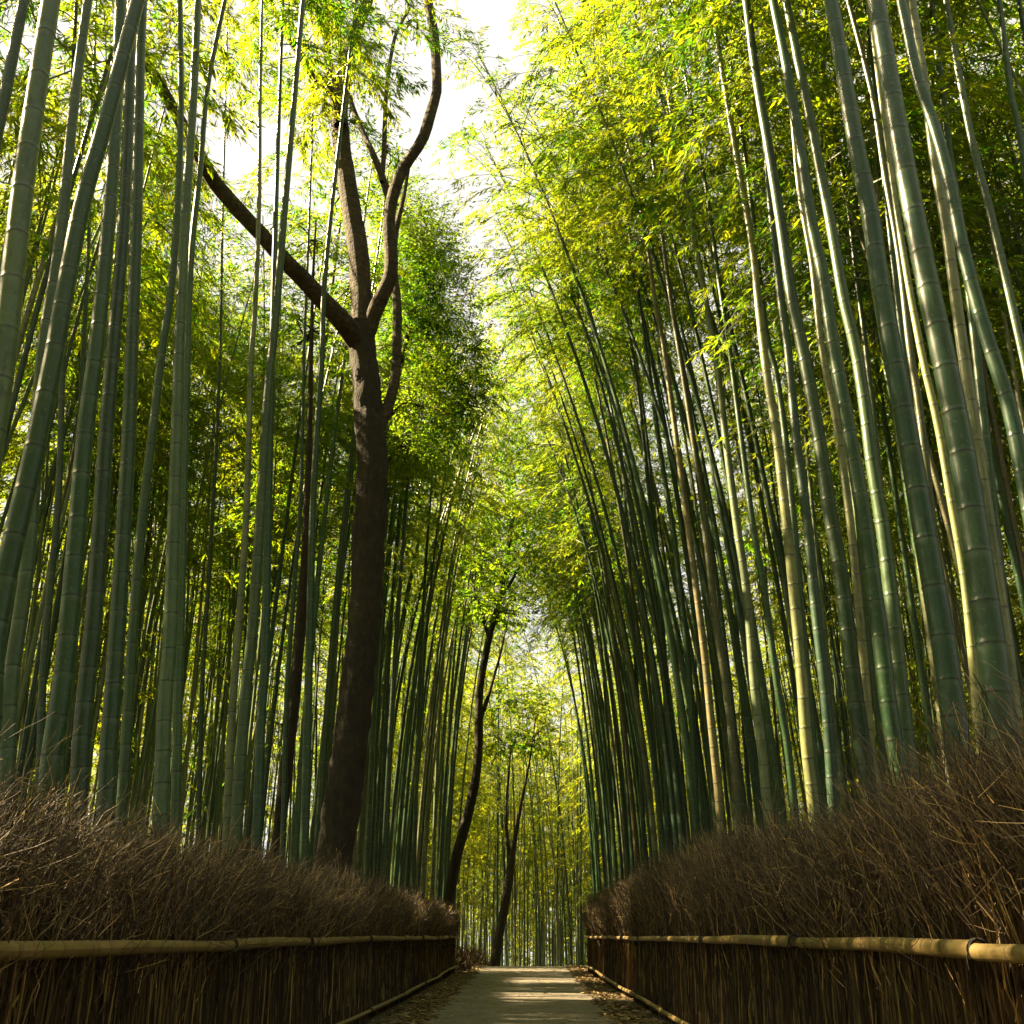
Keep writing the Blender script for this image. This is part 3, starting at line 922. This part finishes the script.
limbs = [
 ([(363, 345, 23), (361, 318, 22), (361, 294, 21), (358, 251, 21), (355, 230, 20), (348, 188, 19), (341, 137, 18), (340, 105, 17), (346, 68, 15), (356, 30, 13), (367, 0, 12), (382, -60, 9), (398, -120, 5)], 0.4),
 ([(340, 125, 13), (334, 98, 11), (325, 85, 10), (312, 74, 9), (304, 62, 8), (290, 40, 6), (276, 15, 4), (262, -25, 3)], -0.8),
 ([(339, 110, 10), (332, 80, 9), (327, 50, 8), (326, 10, 7), (330, -50, 5)], 0.8),
 ([(360, 346, 20), (350, 332, 21), (340, 319, 20), (323, 301, 19), (301, 277, 17.5), (286, 262, 16.5), (256, 229, 15.5), (219, 188, 15), (205, 166, 14.5), (171, 105, 12.5), (150, 68, 10.5), (128, 20, 9), (108, -40, 6)], -3.4),
 ([(364, 342, 18), (371, 322, 17), (376, 308, 16), (384, 292, 15), (391, 274, 14), (391, 255, 13), (389, 222, 12), (393, 195, 12), (402, 171, 11.5), (412, 155, 11.5), (423, 138, 11), (432, 109, 10.5), (437, 85, 10), (434, 34, 9.5), (428, 0, 9), (421, -60, 7), (424, -120, 4)], -0.8),
 ([(391, 212, 9), (388, 195, 8), (380, 171, 7), (371, 150, 6.5), (365, 137, 6), (351, 103, 5.5), (343, 70, 4.5), (338, 20, 3)], 0.8),
 ([(375, 438, 12), (381, 425, 11.5), (387, 410, 11), (392, 393, 11), (396, 370, 10), (397, 337, 9.5), (397, 305, 9), (395, 284, 8.5), (393, 262, 8), (396, 230, 6), (404, 195, 4), (410, 160, 3)], 0.9),
 ([(382, 182, 5), (384, 150, 5), (385, 120, 4.5), (387, 85, 4), (394, 41, 3.5), (402, 22, 3), (410, 8, 2.5)], 0.5),
]
for k, (rows, dy) in enumerate(limbs):
    mb = MB()
    traced_limb(mb, rows, TY, tbase, 44, 14, 20 + k, 0, 0.035, dy)
    link("limb", mb.mesh("limb", [M_BARK]), tree)
mb = MB()
def ct(px, py, Y, r):
    return (at(px, py, Y) - tbase, r)
crown(mb, [ct(330, -70, 15.8, (1.3, 1.3, 0.8)), ct(255, -40, 15.4, (1.1, 1.2, 0.7)), ct(300, 40, 16.4, (0.8, 1.0, 0.5)), ct(372, 60, 16.4, (0.5, 0.8, 0.5)), ct(345, 190, 17.0, (0.7, 0.8, 0.5)), ct(370, -120, 14.8, (1.2, 1.3, 0.8)),
           ct(170, -60, 15.0, (1.1, 1.2, 0.7)), ct(440, -100, 13.8, (0.8, 1.0, 0.6)), ct(412, 20, 15.2, (0.3, 0.5, 0.25)), ct(385, 150, 16.5, (0.5, 0.7, 0.4))], 77, 11000, 0.08, mat=1, bmat=0)
link("foliage", mb.mesh("foliage", [M_BARK, M_BROAD], smooth=False), tree)


def small_tree(label, Y, rows, arms, clumps, seed, nleaf, lsize, bark, group=None, leaf=None, sink=0.0):
    p0 = at(rows[0][0], rows[0][1], Y)
    base = np.array([p0[0], Y, gz(p0[0], Y)])
    root = tag(empty("slender_tree", base), label, "tree", group)
    mb = MB()
    P, W = [], []
    for x, y, w in rows:
        p = at(x, y, Y)
        P.append(p - base)
        W.append(w * ((p - CAM) @ fw) / F)
    if P[0][2] > 0:
        sl = (P[0] - P[1]) / max(1e-6, (P[0] - P[1])[2])
        P.insert(0, P[0] + sl * -(P[0][2] + 0.2) * -1 * -1 if False else P[0] - (P[1] - P[0]) / max(1e-6, (P[1] - P[0])[2]) * (P[0][2] + 0.2))
        W.insert(0, W[0] * 1.25)
    limb(mb, P, W, 30, 10, seed, 0, 0.05)
    link("trunk", mb.mesh("trunk", [bark]), root)
    for k, a in enumerate(arms):
        mb = MB()
        traced_limb(mb, a, Y, base, 16, 8, seed + k + 1, 0, 0.05, 0.6)
        link("limb", mb.mesh("limb", [bark]), root)
    if clumps:
        mb = MB()
        crown(mb, [(at(x, y, yy) - base, r) for x, y, yy, r in clumps], seed, nleaf, lsize, mat=1, bmat=0)
        link("foliage", mb.mesh("foliage", [bark, leaf or M_BROAD], smooth=False), root)
    return root


small_tree("slim dark tree leaning right at the far end of the left fence", 32.5,
           [(446, 918, 12), (449, 899, 11), (456, 859, 11), (469, 810, 10), (478, 760, 9), (479, 700, 8), (483, 668, 7), (490, 635, 6.5), (496, 612, 6), (505, 570, 5), (512, 520, 4)],
           [[(480, 720, 5), (487, 700, 4), (493, 680, 3), (500, 655, 2.3), (510, 610, 1.2)], [(490, 640, 5), (482, 615, 4), (474, 590, 3), (470, 560, 2)], [(499, 600, 4), (512, 580, 3), (524, 556, 2.5), (535, 535, 2)]],
           [(512, 520, 32.5, (1.3, 1.3, 0.8)), (490, 560, 32, (1.0, 1.2, 0.7)), (530, 560, 33, (1.0, 1.2, 0.6)), (505, 610, 32.5, (0.9, 1.0, 0.6)), (478, 600, 32, (0.8, 1.0, 0.5)), (520, 460, 33, (1.1, 1.2, 0.8)), (540, 510, 33.5, (0.9, 1.0, 0.6))],
           210, 9000, 0.14, M_BARK_DARK)
small_tree("dark forked tree trunk rising beside the path beyond its crest", 44.0,
           [(495, 968, 11), (496, 955, 10), (501, 926, 9), (508, 886, 8.5), (513, 850, 6), (517, 826, 4), (522, 800, 2.6), (529, 765, 1.8), (536, 715, 1.2)],
           [[(510, 870, 5), (508, 845, 4), (506, 820, 3), (508, 780, 2), (512, 740, 1.3)]],
           [(515, 700, 44, (1.6, 1.6, 0.9)), (535, 740, 44, (1.2, 1.4, 0.7)), (500, 740, 44, (1.0, 1.3, 0.7))],
           220, 4500, 0.15, M_BARK_DARK, None, M_LEAF)
small_tree("narrow brown trunk leaning right among culms left of the large forked tree", 15.6,
           [(279, 835, 13), (286, 773, 12.5), (294, 700, 11.5), (301, 620, 10), (306, 540, 8), (309, 450, 6), (311, 360, 4.5), (313, 280, 3), (316, 220, 1.5)], [],
           [(313, 330, 16.2, (0.8, 0.9, 0.5)), (316, 240, 16.4, (0.7, 0.8, 0.5))], 230, 2500, 0.085, M_BARK_DARK)
small_tree("bright green broadleaf tree filling the gap right of the large forked tree", 18.6,
           [(340, 880, 9), (346, 800, 9), (356, 700, 8.5), (364, 600, 8), (372, 520, 7.5), (384, 440, 6.5), (402, 360, 5), (418, 290, 3.5), (424, 230, 2)],
           [[(378, 480, 4), (392, 455, 3.5), (404, 440, 2.5), (418, 425, 2)], [(390, 415, 4.5), (415, 395, 3.5), (438, 375, 3), (458, 345, 2)]],
           [(420, 235, 18.6, (0.70, 1.0, 0.75)), (436, 300, 18.6, (0.85, 1.1, 0.75)), (412, 330, 19, (0.85, 1.1, 0.75)), (452, 370, 18.6, (0.75, 1.0, 0.6)), (424, 405, 18.6, (0.85, 1.1, 0.6)), (405, 275, 19, (0.7, 0.9, 0.7)), (466, 405, 19, (0.45, 0.8, 0.4)), (398, 205, 19, (0.7, 0.8, 0.6)), (408, 445, 18.6, (0.7, 0.9, 0.45)), (440, 255, 18.4, (0.55, 0.8, 0.5)), (470, 350, 18.8, (0.4, 0.7, 0.4))],
           240, 40000, 0.066, M_BARK_DARK)

# ------------------------------------------------------------------ brushwood fences
XL, XR = -2.02, 1.70
YL, YR = 31.0, 32.2


def brush(side, X, y0, y1, hfun, seed):
    g = np.random.default_rng(seed)
    mb = MB()
    out = side            # away from the path
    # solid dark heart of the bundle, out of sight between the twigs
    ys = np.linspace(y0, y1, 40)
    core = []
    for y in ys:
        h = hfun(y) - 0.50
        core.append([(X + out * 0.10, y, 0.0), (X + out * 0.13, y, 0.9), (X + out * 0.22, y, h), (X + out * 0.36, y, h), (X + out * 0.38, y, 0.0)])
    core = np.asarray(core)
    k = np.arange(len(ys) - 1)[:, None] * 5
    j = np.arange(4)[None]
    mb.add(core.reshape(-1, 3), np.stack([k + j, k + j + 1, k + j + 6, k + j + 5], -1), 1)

    def ysamp(n):
        # denser near the start, where single twigs show
        u = g.uniform(0, 1, n)
        return y0 + (y1 - y0) * u ** 1.45

    # lower face: twigs laid close and upright
    n = 9500
    y = ysamp(n)
    far = (y - y0) / (y1 - y0)
    x = X + out * (0.035 + g.uniform(0, 0.07, n))
    z0 = g.uniform(-0.05, 0.25, n) * (g.random(n) < 0.5)
    ln = g.uniform(0.5, 1.15, n)
    K = 5
    t = np.linspace(0, 1, K)
    P = np.zeros((n, K, 3))
    P[..., 0] = x[:, None] + out * 0.03 * t + g.normal(0, 0.008, (n, K))
    P[..., 1] = y[:, None] + (g.normal(0.04, 0.06, n) * ln)[:, None] * t + g.normal(0, 0.008, (n, K))
    P[..., 2] = z0[:, None] + ln[:, None] * t
    r = g.uniform(0.0025, 0.0065, n) * (1 + 0.9 * far)
    tubes(mb, P, r[:, None] * np.linspace(1, 0.6, K)[None], 3, 0)
    # bushy upper part: tips sweep away down the path and droop over
    n = 24000
    y = ysamp(n)
    far = (y - y0) / (y1 - y0)
    lay = g.uniform(0, 1, n)
    x = X + out * (0.05 + 0.34 * lay)
    H = np.array([hfun(v) for v in y])
    z0 = 0.75 + g.uniform(-0.15, 0.45, n) + 0.25 * lay
    top = H + g.normal(-0.16, 0.13, n) + 0.20 * (g.random(n) < 0.035) - 0.40 * (1 - lay) ** 2 * g.uniform(0.2, 1, n)
    ln = np.clip(top - z0, 0.25, 1.3)
    K = 7
    t = np.linspace(0, 1, K)
    cl = np.floor(y / (0.10 + 0.10 * far)).astype(int) * 7 + (lay * 4).astype(int)
    cg = g.normal(0, 1, (cl.max() - cl.min() + 1, 3))[cl - cl.min()]
    lean = 0.17 + 0.11 * cg[:, 0] + g.normal(0, 0.10, n)
    ln = np.clip(ln + 0.07 * cg[:, 1], 0.2, 1.4)
    curl = g.normal(0, 0.034, n)
    P = np.zeros((n, K, 3))
    inw = 0.03 + 0.06 * cg[:, 2] + g.normal(0, 0.055, n)
    P[..., 0] = x[:, None] - out * (inw[:, None] * t ** 1.6 * 1.2) + np.cumsum(g.normal(0, 0.020, (n, K)), 1)
    P[..., 1] = y[:, None] + (lean * ln)[:, None] * t ** 1.4 + curl[:, None] * np.sin(t * 5) + np.cumsum(g.normal(0, 0.021, (n, K)), 1)
    P[..., 2] = z0[:, None] + ln[:, None] * (t - 0.10 * t ** 3)
    r = g.uniform(0.0012, 0.0032, n) * (1 + 1.1 * far) * np.where(g.random(n) < 0.06, 1.9, 1.0)
    tubes(mb, P, r[:, None] * np.linspace(1, 0.45, K)[None], 3, 0)
    # fine stray side twigs near the tips
    m = 26000
    i = g.integers(0, n, m)
    kk = g.integers(2, K - 1, m)
    s0 = P[i, kk]
    d = norm(P[i, kk + 1] - P[i, kk] + g.normal(0, 0.085, (m, 3)) + np.array([0, 0.03, 0.0]))
    l2 = g.uniform(0.06, 0.26, m)
    t = np.linspace(0, 1, 4)
    Q = s0[:, None] + d[:, None] * (l2[:, None] * t)[..., None] + np.cumsum(g.normal(0, 0.007, (m, 4, 3)), 1)
    tubes(mb, Q, (g.uniform(0.0009, 0.0020, m) * (1 + 0.9 * far[i]))[:, None] * np.linspace(1, 0.5, 4)[None], 3, 0)
    return mb


def rail_pole(x0, y0, z0, x1, y1, z1, d, seed, name, parent):
    """one bamboo pole lying along the fence"""
    g = np.random.default_rng(seed)
    a, b = np.array([x0, y0, z0]), np.array([x1, y1, z1])
    n = 24
    t = np.linspace(0, 1, n)[:, None]
    A = a * (1 - t) + b * t
    A[:, 2] += 0.005 * np.sin(t[:, 0] * 3.1 + g.uniform(0, 6)) + 0.002 * np.sin(t[:, 0] * 9 + g.uniform(0, 6))
    A[:, 0] += 0.010 * np.sin(t[:, 0] * 4 + g.uniform(0, 6))
    # same ring profile as a culm, lying down
    L = np.r_[0, np.cumsum(np.linalg.norm(np.diff(A, axis=0), axis=1))]
    s, ss, rr, vv, k = 0.02, [], [], [], 0
    while s < L[-1] - 0.12:
        gap = g.uniform(0.20, 0.31)
        gap = min(gap, L[-1] - s)
        for fr, ds, kr in ((0, 0, 1.045), (0.04, 0.010, 0.975), (0.12, 0.035, 1.0), (0.25, 0.06, 1.0), (0.78, gap - 0.05, 1.0), (0.93, gap - 0.018, 1.0), (0.975, gap - 0.007, 1.035)):
            ss.append(s + ds); rr.append(kr); vv.append(k + fr)
        s += gap
        k += 1
    ss, rr, vv = map(np.asarray, (ss, rr, vv))
    C = np.stack([np.interp(ss, L, A[:, q]) for q in range(3)], 1)
    rad = d / 2 * rr * np.linspace(1.05, 0.92, len(ss))
    T = norm(np.gradient(C, axis=0))
    U = norm(np.cross(T, np.array([0, 0, 1.0])))
    V2 = np.cross(T, U)
    sides = 14
    an = np.arange(sides + 1) / sides * 2 * np.pi
    V = C[:, None] + rad[:, None, None] * (U[:, None] * np.cos(an)[None, :, None] + V2[:, None] * np.sin(an)[None, :, None])
    S1 = sides + 1
    bq = np.arange(len(ss) - 1)[:, None] * S1 + np.arange(sides)[None]
    q = np.stack([bq, bq + 1, bq + S1 + 1, bq + S1], -1)
    UV = np.stack(np.broadcast_arrays((np.arange(S1) / sides)[None], vv[:, None]), -1)
    mb = MB()
    mb.add(V, q, 0, np.stack([UV[:-1, :-1], UV[:-1, 1:], UV[1:, 1:], UV[1:, :-1]], 2))
    for e in (0, -1):       # sawn ends
        ctr = C[e]
        ring = V[e][:-1]
        vv4 = np.concatenate([ring, ctr[None]])
        mb.add(vv4, [[i2, (i2 + 1) % sides, sides, sides] if False else [i2, (i2 + 1) % sides, (i2 + 2) % sides, sides] for i2 in range(0, sides, 2)], 0)
    return link(name, mb.mesh(name, [M_RAIL], uv=True), parent)


def tie(x, y, z, d, parent, seed):
    """black cord wound round the pole"""
    g = np.random.default_rng(seed)
    mb = MB()
    t = np.linspace(0, 2 * math.pi * 4, 60)
    r = d / 2 + 0.004
    P = np.stack([x + r * np.cos(t), y + (t / t[-1] - 0.5) * 0.034, z + r * np.sin(t)], 1)
    tubes(mb, P[None], np.full((1, 60), 0.0055), 5, 0)
    kn = np.array([[x - np.sign(x) * (r), y, z + 0.0], [x - np.sign(x) * (r + 0.008), y + 0.004, z - 0.03], [x - np.sign(x) * (r + 0.004), y + 0.01, z - 0.07]])
    tubes(mb, kn[None], np.full((1, 3), 0.003), 4, 0)
    return link("tie", mb.mesh("tie", [M_TIE]), parent)


def hl(y):
    return 1.56 + 0.19 * min(1, (y - 3) / 12) + 0.05 * math.sin(y * 1.7) + 0.04 * math.sin(y * 4.1 + 1)


def hr(y):
    return 1.72 + 0.12 * math.exp(-max(0, y - 3.6)) + 0.32 * min(1, max(0, (y - 3) / 9)) + 0.06 * math.sin(y * 1.3 + 2) + 0.04 * math.sin(y * 3.7)


for side, X, yend, hf, label, seed in ((-1, XL, YL, hl, "brushwood fence with bamboo rails running along the left of the path", 301),
                                       (1, XR, YR, hr, "brushwood fence with bamboo rails running along the right of the path", 302)):
    fence = tag(empty("brushwood_fence", (X, 0, 0)), label, "fence", "brushwood fences along the path")
    off = Vector((-X, 0, 0))
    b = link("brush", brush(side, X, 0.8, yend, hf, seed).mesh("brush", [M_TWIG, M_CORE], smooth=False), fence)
    b.location = off
    b["kind"] = "stuff"
    g = np.random.default_rng(seed)
    for z, d, nm in ((0.95, 0.076 if side < 0 else 0.066, "top_rail"), (0.12, 0.060, "bottom_rail")):
        y, zz = 0.6, z
        while y < yend - 0.3:
            y1 = min(yend + 0.05, y + g.uniform(2.6, 3.8))
            if yend - y1 < 1.0:
                y1 = yend + 0.05
            z1 = z + g.normal(0, 0.006) + (0.06 if nm == "bottom_rail" and y1 > 26 else 0)
            r = rail_pole(X - side * 0.005, y, zz, X + g.normal(0, 0.012), y1 - 0.012, z1, d * g.uniform(0.92, 1.05), int(seed * 10 + y * 7), nm, fence)
            r.location = off
            tq = tie(X - side * 0.003, y + 0.03, zz + 0.004, d, r, int(y * 3))
            y, zz = y1, z1
    mb = MB()
    limb(mb, [(X + side * 0.10, yend + 0.06, -0.1), (X + side * 0.10, yend + 0.07, 0.6), (X + side * 0.10, yend + 0.06, 1.25)], [0.11, 0.10, 0.10], 12, 10, 5, 0, 0.02)
    o = link("end_post", mb.mesh("end_post", [M_BARK]), fence)
    o.location = off

# ------------------------------------------------------------------ ground, path, litter
def strip(name, xs_fun, ys, nx, mat, lift, label):
    mb = MB()
    V = []
    for y in ys:
        a, b = xs_fun(y)
        for t in np.linspace(0, 1, nx):
            x = a + (b - a) * t
            V.append((x, y, gz(0, y) + lift))
    k = np.arange(len(ys) - 1)[:, None] * nx
    j = np.arange(nx - 1)[None]
    mb.add(V, np.stack([k + j, k + j + 1, k + j + nx + 1, k + j + nx], -1), 0)
    o = link(name, mb.mesh(name, [mat]))
    tag(o, label, None, None, 'structure')
    return o


def path_edges(y):
    w = 1.0 if y < 12 else min(1.35, 1.0 + 0.018 * (y - 12))
    wob = 0.05 * math.sin(y * 1.9) + 0.03 * math.sin(y * 5.3 + 1)
    cur = 0.0 if y < 38 else 0.02 * (y - 38) ** 1.6
    return -1.34 * (1 if y < 14 else 1 + 0.010 * (y - 14)) + wob + cur, 1.10 * (1 if y < 14 else 1 + 0.012 * (y - 14)) + 0.05 * math.sin(y * 2.3 + 2) + cur


strip("path", path_edges, np.r_[np.arange(-4, 36, 0.35), np.arange(36, 60, 0.5)], 9, M_PATH, 0.006, "worn grey path running straight ahead between the fences")

mb = MB()
gx = np.r_[-400, -150, -60, -30, -20, np.arange(-14, -2.9, 1.0), -2.5, -1.5, 0, 1.5, 2.5, np.arange(3, 14.1, 1.0), 20, 30, 60, 150, 400]
gy = np.r_[-150, -40, -10, np.arange(-4, 80, 1.0), 90, 110, 150, 250, 400]
V = np.array([[(x, y, gz(x, y)) for x in gx] for y in gy])
k = np.arange(len(gy) - 1)[:, None] * len(gx)
j = np.arange(len(gx) - 1)[None]
mb.add(V, np.stack([k + j, k + j + 1, k + j + len(gx) + 1, k + j + len(gx)], -1), 0)
tag(link("ground", mb.mesh("ground", [M_SOIL])), "leaf-strewn brown soil of the grove floor", None, None, 'structure')

g = np.random.default_rng(41)
for side in (-1, 1):
    n = 9000
    y = g.uniform(1, 40, n)
    e = np.array([path_edges(v)[0 if side < 0 else 1] for v in y])
    w = g.beta(1.1, 1.9, n) * 0.75
    x = e + side * (w - 0.10)
    lim = (XL + 0.03) if side < 0 else (XR - 0.03)
    x = np.where(y < 31, np.maximum(x, lim) if side < 0 else np.minimum(x, lim), x)
    pos = np.stack([x, y, np.array([gz(0, v) for v in y]) + 0.010 + 0.04 * g.random(n) * (1 - w)], 1)
    an = g.uniform(0, 6.28, n)
    d = norm(np.stack([np.cos(an), np.sin(an), g.uniform(-0.1, 0.25, n)], 1))
    nr = norm(np.array([0, 0, 1.0]) + g.normal(0, 0.35, (n, 3)))
    mb = MB()
    L = g.uniform(0.05, 0.14, n)
    leaves(mb, pos, d, nr, L, L * g.uniform(0.15, 0.32, n), 0)
    tag(link("leaf_litter", mb.mesh("leaf_litter", [M_LITTER], smooth=False)), "dry brown bamboo leaves banked along the %s edge of the path" % ("left" if side < 0 else "right"), "leaf litter", None, 'stuff')
# a few leaves blown onto the path
n = 700
mb = MB()
y = g.uniform(8, 38, n)
x = g.uniform(-1.3, 1.1, n)
an = g.uniform(0, 6.28, n)
L = g.uniform(0.05, 0.12, n)
leaves(mb, np.stack([x, y, np.array([gz(0, v) for v in y]) + 0.012], 1), norm(np.stack([np.cos(an), np.sin(an), np.full(n, 0.06)], 1)), norm(np.array([0, 0, 1.0]) + g.normal(0, 0.2, (n, 3))), L, L * 0.25, 0)
tag(link("fallen_leaves", mb.mesh("fallen_leaves", [M_LITTER], smooth=False)), "scattered fallen leaves lying on the grey path", "fallen leaves", None, 'stuff')

# low dry undergrowth where the left fence ends
n = 1800
y = g.uniform(32, 46, n)
x = np.array([path_edges(v)[0] for v in y]) - 0.2 - g.beta(1, 2, n) * 2.2
K = 5
t = np.linspace(0, 1, K)
P = np.zeros((n, K, 3))
hh = g.uniform(0.2, 0.75, n)
P[..., 0] = x[:, None] + (g.normal(0, 0.22, n))[:, None] * t ** 1.5
P[..., 1] = y[:, None] + (g.normal(0, 0.22, n))[:, None] * t ** 1.5
P[..., 2] = np.array([gz(a, b) for a, b in zip(x, y)])[:, None] + hh[:, None] * t
mb = MB()
tubes(mb, P, np.broadcast_to(np.linspace(0.009, 0.003, K), (n, K)), 3, 0)
tag(link("undergrowth", mb.mesh("undergrowth", [M_TWIG], smooth=False)), "dry brown undergrowth where the left fence ends", "undergrowth", None, 'stuff')

# ------------------------------------------------------------------ labels of the repeated bamboo
ORD = "first second third fourth fifth sixth seventh eighth ninth tenth eleventh twelfth thirteenth fourteenth fifteenth sixteenth seventeenth eighteenth nineteenth twentieth".split()
for p, q in (("twenty", "thirtieth"), ("thirty", "fortieth"), ("forty", "fiftieth"), ("fifty", "sixtieth"), ("sixty", "seventieth"), ("seventy", "eightieth"), ("eighty", "ninetieth"), ("ninety", "hundredth")):
    ORD += [p + "-" + w for w in ORD[:9]] + [q]
SAY = {'sage': "sage green", 'green': "green", 'dark': "dark green", 'mid': "light green", 'blue': "grey-green", 'old': "ochre", 'pale': "pale"}
for side, zone in ((-1, 'left row'), (1, 'right row')):
    row = sorted((o for o, z in auto if z == zone), key=lambda o: o.location.y)
    for k, o in enumerate(row):
        w = "left" if side < 0 else "right"
        form = "straight" if side < 0 and o.location.y < 26 else "arching"
        tag(o, f"slim {form} {SAY[o['tone']]} culm, {ORD[k]} going away along the far {w} fence", "bamboo", f"culms lining the far {w} fence")
MARK = {'left deep': [(-999, "frame edge"), (81, "stout green trio"), (160, "knotted pale culm"), (231, "nearly white culm"), (343, "forked tree"), (458, "left fence end")],
        'right deep': [(584, "right fence end"), (714, "innermost sunlit culm"), (764, "pale leaning culm"), (807, "culm lit white"), (864, "dark ringed culm"), (958, "very thick culm"), (2000, "frame edge")],
        'ahead': [(300, "left fence end"), (505, "dark forked trunk"), (700, "right fence end")]}
for zone, marks in MARK.items():
    side = zone.split()[0]
    for (a, na), (b, nb) in zip(marks, marks[1:]):
        some = []
        for o, z in auto:
            if z == zone:
                px = proj((o.location.x, o.location.y, o.location.z + 2.2))[0]
                px = min(max(px, marks[0][0] + 1), marks[-1][0] - 1)
                if a <= px < b:
                    some.append((px, o))
        for k, (px, o) in enumerate(sorted(some, key=lambda q: q[0])):
            if zone == 'ahead':
                tag(o, f"{ORD[k]} leafy {SAY[o['tone']]} culm ahead between the {na} and the {nb}", "bamboo", "culms beyond the crest of the path")
            else:
                tag(o, f"{ORD[k]} {SAY[o['tone']]} culm deep {side} between the {na} and the {nb}", "bamboo", f"culms deep in the {side} grove")
for o, z in auto:
    del o['tone']
print("bamboo", len(made), {z: sum(1 for _, q in auto if q == z) for z in {q for _, q in auto}})
